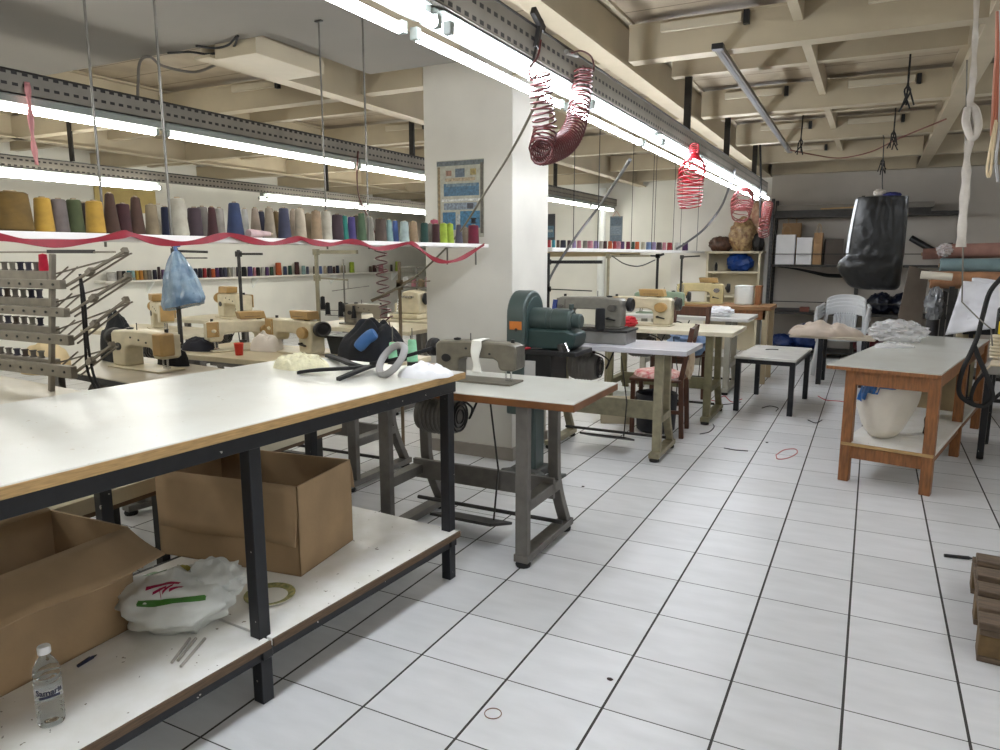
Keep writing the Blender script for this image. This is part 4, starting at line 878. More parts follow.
pole_px('brown thread pole left of the pillar, where the air line ends', 400, 262, xy_on(400, 300, 4.1), .0, [(372, 301, 287, .008), (418, 276, 285, .006), (430, 281, 283, .004)], mat('rusty_steel', (112, 96, 74), .5, .4), .012)
pole_px('dark thread pole just right of the pillar with level arm', 548, 253, xy_on(548, 300, 5.12), .776, [(602, 262, 262, .012), (534, 288, 289, .004), (592, 291, 289, .004)], BLACK, .013)
pole_px('black thread pole in the middle of the row behind the pillar', 657, 256, xy_on(657, 280, 6.56), .776, [(620, 255, 256, .008), (664, 254, 256, .01)], BLACK, .012)
pole_px('thin dark thread pole furthest along the right hand row', 681, 257, xy_on(681, 280, 7.9), .776, [(700, 256, 257, .008)], DARK_STEEL, .012)
pole_px('grey thread pole under the spool shelf with hanging cables', 608, 256, xy_on(608, 280, 5.9), .0, [(650, 256, 256, .008)], FRAME_CREAM, .012)
tag(MB().tube(catmull([at_y(612, 256, 5.88), at_y(625, 264, 5.88), at_y(640, 266, 5.88), at_y(655, 260, 6.5)], 6), .005, 6).build('cable', RUBBER), 'thin black cable swagged between two thread poles behind the pillar', 'cable')
# ---------------------------------------------------------------- green press beside the pillar
t = thing('green_press', 'dark green belt driven press machine standing against the right side of the pillar', 'machine', (-1.885, 4.05, 0))
def rounded_slab(y0, y1, z0, z1, x0, x1, mb, n=14):
    r = (y1-y0)/2; c = (y0+y1)/2; P = [(y1, z0)]
    P += [(c+r*math.cos(math.pi*i/n), z1-r+r*math.sin(math.pi*i/n)) for i in range(n+1)] + [(y0, z0)]
    mb.prism(P, x0, x1, 'X')
b = MB(); rounded_slab(-.15, .15, .42, 1.175, -.07, .05, b); g = b.build('belt_guard', GREEN_PAINT, t, bevel=.012)
b = MB(); rounded_slab(-.12, .12, .5, 1.14, .05, .056, b); b.build('guard_recess', mat('machine_green_dark', (46, 64, 62), .5), g, bevel=.004)
MB().span((-.045, -.154, .945), (.035, -.149, .995)).build('warning_plate', mat('orange_plate', (190, 110, 40), .5), g)
MB().lathe([(.0, 0), (.010, 0), (.010, .006), (.0, .006)], (-.0, -.157, .945), 12, 'Y').build('plate_screw', BLACK, g)
b = MB().lathe([(.0, .05), (.072, .05), (.075, .06), (.075, .16), (.068, .165), (.068, .19), (.072, .195), (.072, .30), (.06, .315), (.0, .315)], (0, -.02, 1.0), 26, 'X'); b.build('motor_drum', GREEN_PAINT, t)
b = MB(); b.prism([(.05, .83), (.32, .83), (.35, .86), (.36, .90), (.36, .93), (.30, .95), (.05, .95)], -.11, .09, 'Y'); b.build('press_body', mat('machine_green_body', (40, 60, 58), .42, .1, .1, 12), t, bevel=.012)
b = MB().lathe([(.0, .315), (.045, .315), (.045, .36), (.035, .37), (.0, .37)], (0, -.02, 1.0), 18, 'X'); b.cyl((.30, -.02, 1.07), (.30, -.02, 1.10), .016, n=10); b.build('shaft_end', GREEN_PAINT, t)
b = MB().cyl((.27, -.1, .86), (.30, -.13, .80), .025, n=12); b.bar((.29, -.12, .86), (.33, -.14, .84), .025, .02); b.build('press_head', DARK_STEEL, t)
MB().cyl((.31, -.13, .88), (.335, -.14, .832), .008, n=8).build('plunger', CHROME, t)
b = MB(); b.span((-.06, -.15, .80), (.38, .14, .828)); b.build('press_table', BLACK, t, bevel=.004)
b = MB(); b.span((-.04, -.13, .52), (.22, .12, .80)); b.build('drawer_case', BLACK, t, bevel=.004)
MB().span((-.02, -.14, .56), (.12, -.13, .76)).build('drawer_front', mat('drawer_grey', (176, 174, 170), .4), t, bevel=.003)
MB().span((-.05, -.06, .05), (.09, .08, .54)).build('column', GREEN_PAINT, t, bevel=.01)
b = MB()
for a in (0, 90, 180, 270): b.box((.02+.09*math.cos(R(a+45)), .02+.09*math.sin(R(a+45)), .025), (.2, .07, .05), R(a+45))
b.box((.02, .02, .03), (.2, .2, .06)); b.build('base_feet', mat('cast_iron', (84, 84, 80), .6, .2, .15, 14), t, bevel=.012)
MB().bar((.18, -.1, .04), (.30, -.12, .06), .1, .02).build('foot_pedal', mat('cast_iron_b', (78, 78, 76), .6, .2), t, bevel=.006)
t = thing('scissors', 'pair of scissors with red handles on the green press table', 'scissors', (-1.785, 3.94, .830), R(12))
for s_ in (-1, 1):
    MB().tube([(-.05+.03*math.cos(q*.52), s_*.022+.018*math.sin(q*.52), .006) for q in range(12)], .005, 6, True).build('handle', mat('red_plastic', (170, 34, 44), .4), t)
    MB().bar((-.02, s_*.01, .006), (.11, -s_*.004, .006), .012, .003).build('blade', CHROME, t)

# ---------------------------------------------------------------- wooden chairs
def wooden_chair(label, x, y, rz, hb=.93):
    """backrest on the +y side"""
    t = thing('wooden_chair', label, 'chair', (x, y, 0), rz, 'brown wooden chairs')
    MB().span((-.20, -.21, .43), (.20, .19, .455)).build('seat', BROWN_WOOD, t, bevel=.008)
    for sx in (-1, 1):
        MB().bar((sx*.175, -.18, 0), (sx*.175, -.18, .43), .034, .034).build('leg', BROWN_WOOD, t, bevel=.004)
        b = MB(); b.bar((sx*.175, .20, 0), (sx*.175, .18, .46), .034, .036); b.bar((sx*.175, .18, .45), (sx*.175, .25, hb), .034, .036); b.build('leg', BROWN_WOOD, t, bevel=.004)
    MB().bar((-.19, .243, hb-.05), (.19, .243, hb-.05), .024, .09).build('top_rail', BROWN_WOOD, t, bevel=.006)
    MB().bar((-.17, .218, hb-.22), (.17, .218, hb-.22), .02, .05).build('back_rail', BROWN_WOOD, t, bevel=.004)
    b = MB()
    for sx in (-.09, 0, .09): b.bar((sx, .19, .455), (sx, .235, .87), .03, .014)
    for sx in (-1, 1): MB().bar((sx*.175, -.18, .2), (sx*.175, .19, .2), .018, .028).build('side_stretcher', BROWN_WOOD, t)
    MB().bar((-.17, -.18, .26), (.17, -.18, .26), .018, .028).build('front_stretcher', BROWN_WOOD, t)
    MB().span((-.175, -.19, .39), (.175, -.17, .43)).build('seat_apron', BROWN_WOOD, t)
    return t
chA = wooden_chair('brown wooden chair with red and white patterned cushion at the lilac grey table', -1.43, 5.57, R(-84), .85)
chB = wooden_chair('brown wooden chair behind the one with the patterned cushion', -1.60, 6.88, R(-14), .90)
cush = mat('patterned_cushion', (214, 200, 188), 0.8, 0, 0.3, 22, rgb2=(176, 56, 66))
tag(heap_mesh(.37, .36, .06, 4, 36, .3, 2, .35).build('cushion', cush, None, (-1.45, 5.57, .456), R(10), smooth=60), 'red and white patterned cushion on the wooden chair', 'cushion')
tag(crumple((.03, .07, .13), 12, .4, 2.2, 24, 16, False).build('hanging_rag', mat('beige_rag', (196, 176, 150), .85), None, (-1.205, 5.56, .47), smooth=60), 'beige rag hung over the back of the wooden chair', 'cloth')
tag(MB().lathe([(.0, 0), (.13, 0), (.15, .02), (.165, .3), (.16, .31), (.14, .29), (.12, .03), (.0, .03)], n=28).build('scrap_bin', mat('dark_speckled_bin', (24, 24, 34), .6, 0, .5, 60, .3, 50), None, (-1.46, 5.59, .0)), 'dark speckled scrap bin under the wooden chair', 'bin')
tag(crumple((.17, .14, .1), 15, .4, 2.4, 28, 18).build('blue_cloth', mat('blue_cloth', (118, 142, 176), .8, 0, .15, 12), None, (-1.52, 6.86, .458), smooth=60), 'light blue cloth bundle on the rear wooden chair', 'cloth')
p = at_z(616, 415, 0); t = thing('plastic_tub', 'white plastic tub on the floor under the lilac grey table', 'box', (p.x-.05, p.y+.42, 0), R(8))
tb = MB(); tb.prism([(-.17, 0), (.17, 0), (.185, .15), (-.185, .15)], -.11, .11, 'Y'); tb.build('tub_body', FIX_WHITE, t, bevel=.008)
MB().span((-.195, -.12, .15), (.195, .12, .165)).build('tub_lid', FIX_WHITE, t, bevel=.004)
p = at_z(640, 418, 0); tag(MB().prism([(-.12, 0), (.12, 0), (.13, .2), (-.13, .2)], -.1, .1, 'Y').build('scrap_carton', mat('pale_carton', (176, 164, 140), .8), None, (-1.85, 5.75, 0), R(20), bevel=.003), 'pale cardboard carton on the floor left of the scrap bin', 'box')

# ---------------------------------------------------------------- low black table and orange work table
t = thing('low_table', 'low white topped table with black metal legs in the aisle', 'table', (-.755, 7.09, 0), R(-3.5))
MB().span((-.26, -.48, .478), (.26, .48, .50)).build('tabletop', mat('grey_white_top', (214, 212, 206), .25, 0, .07, 7), t, bevel=.003)
b = MB()
for sx in (-1, 1): b.span((sx*.235-.015, -.46, .44), (sx*.235+.015, .46, .477))
for sy in (-1, 1): b.span((-.235, sy*.455-.015, .44), (.235, sy*.455+.015, .477))
b.build('apron_frame', BLACK_STEEL, t, bevel=.002)
for sx in (-1, 1):
    for sy in (-1, 1): MB().span((sx*.228-.022, sy*.445-.022, 0), (sx*.228+.022, sy*.445+.022, .477)).build('leg', BLACK_STEEL, t, bevel=.003)
tag(MB().tube(catmull([(-.85, 7.2, .504), (-.80, 7.24, .504), (-.74, 7.23, .504)], 4), .004, 5).build('black_strip', BLACK), 'short black strip lying on the low white topped table', 'strip')

OT = thing('work_table', 'orange brown wooden work table with white top and low shelf at the right', 'table', (.085, 4.77, 0), R(-12.5))
# local: y runs away from the camera, front edge at 0
MB().span((-.30, 0, .70), (.31, 2.22, .725)).build('tabletop', LAMINATE, OT, bevel=.003)
b = MB(); b.span((-.302, -.004, .698), (.312, .004, .718)); b.span((-.304, 0, .698), (-.298, 2.22, .718)); b.span((.308, 0, .698), (.314, 2.22, .718)); b.build('edge_band', ORANGE_WOOD, OT)
for x in (-.165, .28):
    for yy in (.05, 1.12, 2.18): MB().span((x-.03, yy-.03, 0), (x+.03, yy+.03, .70)).build('leg', ORANGE_WOOD, OT, bevel=.004)
    MB().span((x-.015, .08, .17), (x+.015, 2.15, .23)).build('side_rail', ORANGE_WOOD, OT, bevel=.003)
    MB().span((x-.012, .08, .62), (x+.012, 2.15, .70)).build('side_apron', ORANGE_WOOD, OT, bevel=.003)
MB().span((-.165, .025, .61), (.28, .05, .70)).build('front_apron', ORANGE_WOOD, OT, bevel=.003)
MB().span((-.165, .03, .15), (.28, .055, .225)).build('front_rail', ORANGE_WOOD, OT, bevel=.003)
sh = MB().span((-.19, .025, .23), (.31, 1.9, .25)).build('shelf', WORN_LAMINATE, OT, bevel=.002)
MB().span((-.19, .018, .23), (.31, .025, .249)).build('shelf_edge', PLY, sh)
MB().span((-.15, 1.30, .28), (.265, 1.33, .60)).build('divider_board', mat('pale_board_b', (176, 156, 120), .6, 0, .15, 8), OT, bevel=.003)
def ot(x, y, z): p = Matrix.Rotation(R(-12.5), 3, 'Z') @ Vector((x, y, 0)); return (.085+p.x, 4.77+p.y, z)
# white sack with a blue print under the table
def sack():
    t = thing('white_sack', 'bulging white plastic sack with blue print on the shelf of the orange work table', 'bag', ot(-.02, .36, .251), R(-12))
    off = Vector((3, 8, 1))
    def fn(u, v):
        a = 2*math.pi*u; z = v*.40; k = (.66+.34*math.sin(min(1, v*1.4)*math.pi/2))*(1-.28*max(0, 1-v*6)**2)
        n_ = 1+.16*noise.noise(off+Vector((math.cos(a)*1.6, math.sin(a)*1.6, z*5)))-.14*abs(noise.noise(off+Vector((math.cos(a)*4, math.sin(a)*4, z*4))))
        lean = .05*v*v-.01
        return (math.cos(a)*.17*k*n_+lean*1.2, math.sin(a)*.23*k*n_, z)
    b = MB(); b.grid(fn, 36, 16, True); b.f.append(tuple(i*17 for i in range(36))); b.f.append(tuple(i*17+16 for i in reversed(range(36))))
    b.build('sack_body', mat('sack_plastic', (226, 218, 204), .4, 0, .05, 8, .15, 14), t, smooth=70)
    blue = mat('blue_print', (44, 122, 206), .45, 0, .35, 30)
    for k, (u0, u1, v0, v1) in enumerate(((.60, .66, .62, .99), (.66, .72, .74, .99), (.53, .59, .55, .90), (.72, .80, .84, .99), (.59, .63, .70, .80))):
        q = MB(); q.grid(lambda u, v: Vector(fn(u0+(u1-u0)*u, v0+(v1-v0)*v))*1.0+Vector((math.cos(2*math.pi*(u0+(u1-u0)*u)), math.sin(2*math.pi*(u0+(u1-u0)*u)), 0))*.004, 8, 5)
        q.build('blue_print', blue, t, smooth=70)
sack()
b = MB(); b.tube(catmull([(0, 0, .0), (.004, 0, .05), (0, 0, .12), (.012, .0, .24), (.02, 0, .33), (.02, 0, .37)], 4), [.03]*4+[.028]*4+[.02]*4+[.012]*4+[.011]*4+[.012], 10)
tag(b.build('black_umbrella', mat('black_cloth', (16, 16, 17), .7), None, ot(.19, .56, .252)), 'black folded umbrella standing on the work table shelf beside the white sack', 'umbrella')
# clear crumpled plastic on the table
film = mat('clear_film', (236, 236, 236), .08, 0, .03, 9, 1.0, 22); fb = film.node_tree.nodes['Principled BSDF']; fb.inputs['Alpha'].default_value = .42
q = at_z(897, 342, .725)
tag(crumple((.18, .13, .075), 21, .42, 2.0, 44, 28).build('plastic_film', film, None, (q.x, q.y+.05, .727), R(15), smooth=20), 'crumpled clear plastic film heaped on the orange work table', 'plastic film')
tag(heap_mesh(.3, .2, .03, 22, 44, .8, 2.6, .5).build('plastic_film', film, None, (q.x-.03, q.y-.36, .726), R(30), smooth=25), 'thin flat piece of clear plastic film in front of the film heap', 'plastic film')

# ---------------------------------------------------------------- stacked plastic chairs and cloth covered low table behind them
PLASTIC = mat('white_chair_plastic', (196, 198, 200), .4, 0, .04, 8)
def plastic_chair(label, x, y, z, rz, tilt=0, full=True):
    """moulded arm chair; backrest on the +y side"""
    t = thing('plastic_chair', label, 'chair', (x, y, z), rz, 'white stacked plastic chairs')
    MB().grid(lambda u, v: ((u-.5)*(.46-.04*v), -.22+.43*v, .42-.02*math.sin(v*math.pi)-.02*v+.02*(2*u-1)**2), 10, 10).build('seat', PLASTIC, t, solid=.008)
    for sx in (-1, 1):
        for sy in (-1, 1):
            m = MB(); yb = .24 if sy > 0 else -.24; m.bar((sx*.25, yb*1.08, 0), (sx*.205, yb*.85, .42), .045, .03); m.build('leg', PLASTIC, t, bevel=.006)
        m = MB(); m.tube(catmull([(sx*.235, -.22, .40), (sx*.265, -.20, .58), (sx*.27, -.12, .645), (sx*.27, .08, .65), (sx*.24, .22, .68)], 6), .018, 8); m.build('armrest', PLASTIC, t)
    def bp(u, v): # the curved back
        a = (u-.5)*2; return Vector((a*(.235-.025*v), .21+.09*v-.06*a*a, .41+.38*v-.03*a*a*v))
    bk = MB()
    bk.grid(lambda u, v: bp(.23+.54*u, .0+.8*v)+Vector((0, .004*math.sin(u*math.pi*18), 0)), 72, 8); bk.build('back_panel', PLASTIC, t, solid=.007)
    rail = MB(); rail.grid(lambda u, v: bp(.0+u, .74+.28*v-.06*(2*u-1)**6*v), 24, 6); rail.build('back_rail', PLASTIC, t, solid=.010)
    for sx in (0, 1):
        sd = MB(); sd.grid(lambda u, v: bp((.0+.07*u) if sx == 0 else (.93+.07*u), .9*v), 2, 8); sd.build('back_post', PLASTIC, t, solid=.014)
    return t
for k in range(4):
    plastic_chair('white plastic armchair, %s of the stack of four by the dark shelving' % ('bottom', 'second', 'third', 'top')[k], -.27, 9.30+.012*k, .042*k, R(-4))
t = thing('low_table', 'low dark legged table under the beige cloth in front of the plastic chairs', 'table', (-.33, 8.62, 0), R(-4))
MB().span((-.42, -.2, .50), (.42, .2, .525)).build('tabletop', mat('beige_board', (196, 184, 164), .5), t, bevel=.003)
for sx in (-1, 1):
    for sy in (-1, 1): MB().span((sx*.1-.025+(.22 if sx > 0 else 0), sy*.16-.025, 0), (sx*.1+.025+(.22 if sx > 0 else 0), sy*.16+.025, .50)).build('leg', BLACK_STEEL, t, bevel=.003)
tag(heap_mesh(.72, .36, .12, 31, 52, .7, 2.4, .5).build('beige_cloth', mat('beige_cloth', (206, 190, 174), .85, 0, .08, 9), None, (-.42, 8.62, .526), R(5), smooth=60), 'crumpled beige cloth heaped on the low dark table by the plastic chairs', 'cloth')

# ---------------------------------------------------------------- dark shelving on the grey wall
t = thing('shelving_rack', 'dark metal shelving rack along the grey back wall', 'rack', (0, 0, 0))
RX0, RX1, RY0, RY1 = -1.27, .94, 10.62, 11.06
for x in (RX0, -.18, RX1):
    for y in (RY0, RY1):
        MB().span((x-.02, y-.02, 0), (x+.02, y+.02, 2.14)).build('post', stripes_mat('slotted_post', (66, 66, 68), (16, 16, 16), 2, .05, .45, .5, .4, slot=(0, .02, .5)) if x == RX0 else DARK_STEEL, t, bevel=.002)
for z in (.10, .62, 1.26): 
    MB().span((RX0, RY0, z-.03), (RX1, RY1, z)).build('shelf', DARK_STEEL, t, bevel=.002)
for z in (1.40, .76): MB().span((RX0, RY0-.012, z-.006), (RX1, RY0, z+.006)).build('guard_bar', DARK_STEEL, t)
t = thing('long_boards', 'stack of long grey boards lying across the top of the dark shelving', 'boards', (-.33, 10.84, 1.93), R(.6))
for x in (RX0-.02, ): pass
MB().span((-.92, -.18, 0), (.92, .18, .05)).build('lower_board', DARK_STEEL, t, bevel=.003)
MB().span((-.90, -.16, .05), (.95, .17, .12)).build('upper_board', mat('grey_cardboard', (128, 122, 114), .8, 0, .12, 6), t, bevel=.004)
MB().bar((-.35, -.18, .06), (.15, -.17, .075), .012, .016).build('pale_edge', PLY, t)
b = MB(); b.span((RX0+.02, RY0+.02, 1.885), (RX1, RY1, 1.93)); st_ = b.build('top_shelf', DARK_STEEL, bpy.data.objects['shelving_rack'])
# paper carrier bags
def paper_bag(label, x0, x1, z, h, y, m, d=.13, rz=0, handle=True):
    w = x1-x0; t = thing('paper_bag', label, 'bag', ((x0+x1)/2, y, z), rz, 'paper carrier bags on the dark shelving')
    b = MB(); th = .004; n = 8
    off = Vector((x0*9, y, 2))
    def side(p0, p1):
        p0, p1 = Vector(p0), Vector(p1); nn = Vector((p1.y-p0.y, p0.x-p1.x, 0)).normalized()
        def fn(u, v):
            q = p0.lerp(p1, u); wob = .012*noise.noise(off+Vector((q.x*8, q.y*8, v*4)))*math.sin(u*math.pi); return (q.x+nn.x*wob, q.y+nn.y*wob, v*h)
        b.grid(fn, n, n)
    side((-w/2, -d/2, 0), (w/2, -d/2, 0)); side((w/2, -d/2, 0), (w/2, d/2, 0)); side((w/2, d/2, 0), (-w/2, d/2, 0)); side((-w/2, d/2, 0), (-w/2, -d/2, 0))
    b.f.append(tuple(len(b.v)+i for i in range(4))); b.v += [(-w/2, -d/2, .002), (w/2, -d/2, .002), (w/2, d/2, .002), (-w/2, d/2, .002)]
    b.build('bag_body', m, t, smooth=50)
    if handle:
        for sy in (-1, 1):
            MB().tube(catmull([(-w*.22, sy*d/2, h), (-w*.2, sy*d/2, h+.08), (0, sy*d/2, h+.12), (w*.2, sy*d/2, h+.08), (w*.22, sy*d/2, h)], 5), .004, 6).build('handle', M((176, 150, 116), .7), t)
    return t
WP = mat('white_paper', (226, 226, 230), .7, 0, .03, 8); BP = mat('kraft_paper', (166, 132, 96), .8, 0, .1, 8); DP = mat('dark_paper', (84, 76, 70), .8)
paper_bag('larger white paper carrier bag on the dark shelving, left of two', -1.21, -.97, 1.261, .40, 10.74, WP)
paper_bag('smaller white paper carrier bag on the dark shelving, right of two', -.945, -.75, 1.261, .36, 10.74, WP, handle=False)
paper_bag('narrow brown kraft paper bag beside the white carrier bags', -.735, -.63, 1.261, .42, 10.76, BP, .2)
paper_bag('brown kraft bag standing behind the larger white carrier bag', -1.16, -.92, 1.261, .56, 10.92, BP, .1)
paper_bag('dark grey paper bag between the kraft bag and the hanging black bag', -.60, -.38, 1.261, .34, 10.80, DP, .16, R(8), False)
# sagging black sheet under the middle shelf
b = MB()
b.grid(lambda u, v: (-1.18+1.0*u, 10.66+.3*v, 1.222-.13*min(1, u*1.6)*math.sin(min(1, u*.9+.1)*math.pi*.62)*(1-.3*v)), 20, 4)
tag(b.build('black_sheet', mat('black_sheet', (14, 14, 15), .6), None, (0, 0, 0), smooth=60, solid=.006), 'black sheet sagging under the middle board of the dark shelving', 'sheet')
DN = mat('dark_navy_plastic', (20, 26, 44), .3, 0, .3, 12, .4, 12)
for k, (x, s_) in enumerate(((.12, 1), (.40, 1.1))):
    tag(crumple((.14*s_, .15, .13), 40+k, .35, 2.2, 32, 20).build('bin_bag', DN, None, (x, 10.84, .622), smooth=60), 'dark navy plastic bag on the lower board of the dark shelving, %s of two' % ('left', 'right')[k], 'bag', 'navy bags on the dark shelving')
NV = mat('blue_plastic_bag', (26, 52, 112), .35, 0, .3, 10, .4, 12)
tag(crumple((.20, .16, .16), 44, .4, 2, 32, 20).build('bin_bag', NV, None, (-.76, 10.84, .102), smooth=60), 'large blue plastic bag on the bottom board of the dark shelving', 'bag')
tag(crumple((.15, .15, .09), 46, .4, 2, 32, 20).build('bin_bag', NV, None, (-1.07, 10.82, .102), smooth=60), 'low blue bag on the bottom board of the dark shelving, left end', 'bag')
tag(crumple((.16, .14, .11), 47, .4, 2, 32, 20).build('bin_bag', mat('dark_red_bag', (96, 26, 34), .5, 0, .3, 10), None, (-.0, 10.8, .102), smooth=60), 'dark red bundle on the bottom board of the dark shelving', 'bundle')
b = MB(); b.box((0, 0, .02), (.34, .16, .04)); tag(b.build('flat_pack', M((52, 46, 46), .6), None, (-1.02, 10.78, .621), bevel=.004), 'flat dark pack on the lower board of the dark shelving', 'pack')
b = MB(); b.box((0, 0, .04), (.12, .16, .06)); tag(b.build('flat_pack', M((140, 84, 70), .7), None, (-.80, 10.78, .611), bevel=.004), 'small reddish pack beside the flat dark pack on the dark shelving', 'pack')
# big black bag hung from the ceiling
def hang_bag():
    t = thing('hanging_bag', 'big black plastic bag hanging from the ceiling in front of the grey wall', 'bag', (.0, 7.62, 1.06))
    off = Vector((1, 5, 9))
    # outline (left, right) of the hanging bag from its bottom up, then folds
    prof = [(0, -.10, .20), (.05, -.20, .235), (.15, -.275, .235), (.22, -.31, .24), (.27, -.295, .24), (.33, -.235, .245), (.5, -.225, .245), (.7, -.205, .245), (.84, -.185, .24), (.865, -.175, .235), (.868, -.02, .02)]
    def fn(u, v):
        a = 2*math.pi*u; c, s_ = math.cos(a), math.sin(a); z = v*.868
        for (z0, l0, r0), (z1, l1, r1) in zip(prof, prof[1:]):
            if z <= z1+1e-6: f = (z-z0)/(z1-z0); break
        l, r = l0+(l1-l0)*f, r0+(r1-r0)*f; cx, hw = (l+r)/2, (r-l)/2
        sq = (abs(c)**3+abs(s_)**3)**(-1/3); d = hw*.62
        fold = .045*abs(noise.noise(off+Vector((c*2.0+z*1.5, s_*2.0, z*1.6))))+.028*abs(noise.noise(off+Vector((c*4.5, s_*4.5+z*3, z*6))))+.012*noise.noise(off+Vector((c*9, s_*9, z*14)))
        k = 1-fold*3.2*min(1, hw*8)
        return (cx+c*sq*hw*(1-.25*fold), s_*sq*d*k, z+(.012*(1-2*f) if z < .04 else 0)-.10*max(0, c)*max(0, .2-z)*0)
    b = MB(); b.grid(fn, 72, 48, True); b.f.append(tuple(i*49 for i in range(72))); b.f.append(tuple(i*49+48 for i in reversed(range(72))))
    b.build('bag_body', mat('black_bin_bag', (8, 8, 9), .36, 0, .3, 9, .9, 10), t, smooth=60)
    q = MB(); q.grid(lambda u, v: Vector(fn(.49+.11*u, .40+.56*v))+Vector((-.006, -.006, 0)), 6, 12); q.build('white_panel', mat('white_bag_panel', (206, 208, 212), .5), t, smooth=60)
    b = MB(); b.tube(catmull([(.03, 0, .87), (.02, 0, .94), (.012, 0, 1.05), (.0, 0, 1.35), (-.01, .38, 1.45)], 4), .005, 6); b.build('hanging_cord', DARK_STEEL, t)
    MB().add(*(lambda k: (k.v, k.f))(crumple((.045, .04, .03), 51, .4, 3, 20, 14, False))).build('tied_knot', M((206, 196, 184), .7), t, (.0, 0, .86), smooth=60)
    MB().add(*(lambda k: (k.v, k.f))(crumple((.07, .05, .025), 52, .4, 3, 20, 14, False))).build('blue_collar', M((40, 44, 110), .6), t, (.10, 0, .84), smooth=60)
hang_bag()

# ---------------------------------------------------------------- cream shelving unit with its load
t = thing('shelving_unit', 'cream wooden shelving unit in the back corner beside the dark rack', 'shelves', (0, 0, 0))
UX0, UX1, UY0, UY1 = -2.14, -1.40, 10.68, 11.06
SHC = mat('cream_shelf_paint', (214, 204, 178), .5, 0, .06, 6)
for x in (UX0, UX1-.03): MB().span((x, UY0, 0), (x+.03, UY1, 1.44)).build('side_panel', SHC, t, bevel=.003)
for z in (.5, .82, 1.16, 1.44): MB().span((UX0+.03 if z < 1.4 else UX0-.02, UY0, z-.03), (UX1-.03 if z < 1.4 else UX1+.02, UY1, z)).build('shelf', SHC, t, bevel=.003)
MB().span((UX0+.03, UY1-.012, 0), (UX1-.03, UY1, 1.41)).build('back_panel', SHC, t)
tag(crumple((.16, .13, .12), 61, .35, 2.2, 32, 20).build('blue_bag', mat('royal_blue_plastic', (26, 70, 150), .35, 0, .25, 10, .4, 12), None, (-1.70, 10.86, 1.162), smooth=60), 'royal blue plastic bag on the upper board of the cream shelving unit', 'bag')
tag(MB().lathe([(.0, 0), (.02, 0), (.02, .09), (.012, .1), (.012, .12), (.0, .12)], n=14).build('small_bottle', BLACK, None, (-2.02, 10.8, 1.162)), 'small black bottle on the upper board of the cream shelving unit', 'bottle')
FLOWER = mat('floral_plastic', (196, 170, 124), .35, 0, .55, 20, rgb2=(110, 70, 50))
tag(crumple((.17, .15, .22), 62, .3, 2.0, 36, 24).build('patterned_bag', FLOWER, None, (-1.68, 10.86, 1.442), smooth=60), 'glossy patterned bag on top of the cream shelving unit', 'bag')
tag(crumple((.15, .13, .10), 63, .35, 2.0, 28, 18).build('brown_bag', mat('brown_floral', (104, 72, 56), .5, 0, .5, 18), None, (-1.98, 10.88, 1.442), smooth=60), 'low brown patterned bag on top of the cream shelving unit, left end', 'bag')
tag(crumple((.07, .08, .12), 64, .35, 2.0, 28, 18).build('black_bag', mat('black_bundle', (24, 22, 22), .5), None, (-1.46, 10.80, 1.442), smooth=60), 'small black bundle on top of the cream shelving unit, right end', 'bundle')
tag(crumple((.10, .10, .22), 65, .25, 2.0, 28, 18).build('floral_sack', mat('pale_floral', (214, 190, 160), .6, 0, .35, 16, rgb2=(160, 96, 80)), None, (-1.50, 10.93, 1.68), smooth=60), 'pale patterned sack piled highest above the cream shelving unit', 'sack')
t = thing('white_canister', 'ribbed white canister on the brown wooden work table', 'canister', (-1.27, 8.52, .841))
MB().lathe([(.0, 0), (.10, 0), (.105, .01)]+[(.105+.003*(k % 2), .01+.012*k) for k in range(1, 15)]+[(.10, .19), (.0, .19)], n=24).build('canister_body', FIX_WHITE, t)
MB().lathe([(.0, .19), (.108, .19), (.108, .205), (.04, .215), (.0, .215)], n=24).build('lid', FIX_WHITE, t)
t = thing('wooden_block', 'upright brown wooden box beside the white canister on the work table', 'box', (-1.12, 8.56, .841))
MB().span((-.03, -.08, 0), (.03, .08, .2)).build('box_body', ORANGE_WOOD, t, bevel=.003); MB().span((-.033, -.083, .195), (.033, .083, .21)).build('box_lid', ORANGE_WOOD, t)
m5 = machine('yellow cream sewing machine on the brown wooden work table', (-1.72, 8.45, .841), R(5), mat('head_yellow', (196, 180, 132), .45, 0, .1, 12), BLACK, TAN, CHROME, 1.0)
tag(crumple((.12, .08, .045), 66, .5, 3, 28, 18).build('white_trim', mat('white_trim', (220, 220, 224), .7), None, (-1.35, 7.55, .777), smooth=40), 'pile of white trim on the fourth table of the right hand row', 'trim')
tag(crumple((.07, .06, .04), 67, .5, 3, 28, 18).build('red_scrap', mat('red_scrap', (186, 40, 50), .7), None, (-1.86, 6.08, .777), smooth=40), 'red cloth scrap in front of the cream machine on the cream table', 'cloth')
# ---------------------------------------------------------------- tiered spool rack on the left table
RY = 2.03
RACK = mat('rack_metal', (136, 128, 114), .45, .2, .15, 16)
SPG = ['grey', 'slate', 'dark slate', 'stone', 'grey', 'coffee', 'slate', 'grey']
t = thing('spool_rack', 'tiered metal spool rack with slanted arms on the pale left table', 'rack', (0, 0, 0))
b = MB()
pz = lambda px, py, y=RY: at_y(px, py, y)
b.bar(pz(52.5, 254), pz(52.5, 400).xy.to_3d()+Vector((0, 0, .751)), .022, .022); b.build('post', RACK, t, bevel=.002)
xl = -4.2; q = pz(52.5, 254); b = MB().bar((xl+.1, RY+.02, .751), (xl+.1, RY+.02, q.z), .022, .022); b.build('post', RACK, t, bevel=.002)
MB().bar((xl, RY, pz(48, 252).z), pz(115, 252), .008, .008).build('top_rod', RACK, t)
MB().bar(pz(48, 251.5), pz(94, 251.5), .012, .016).build('rod_sleeve', DARK_STEEL, t)
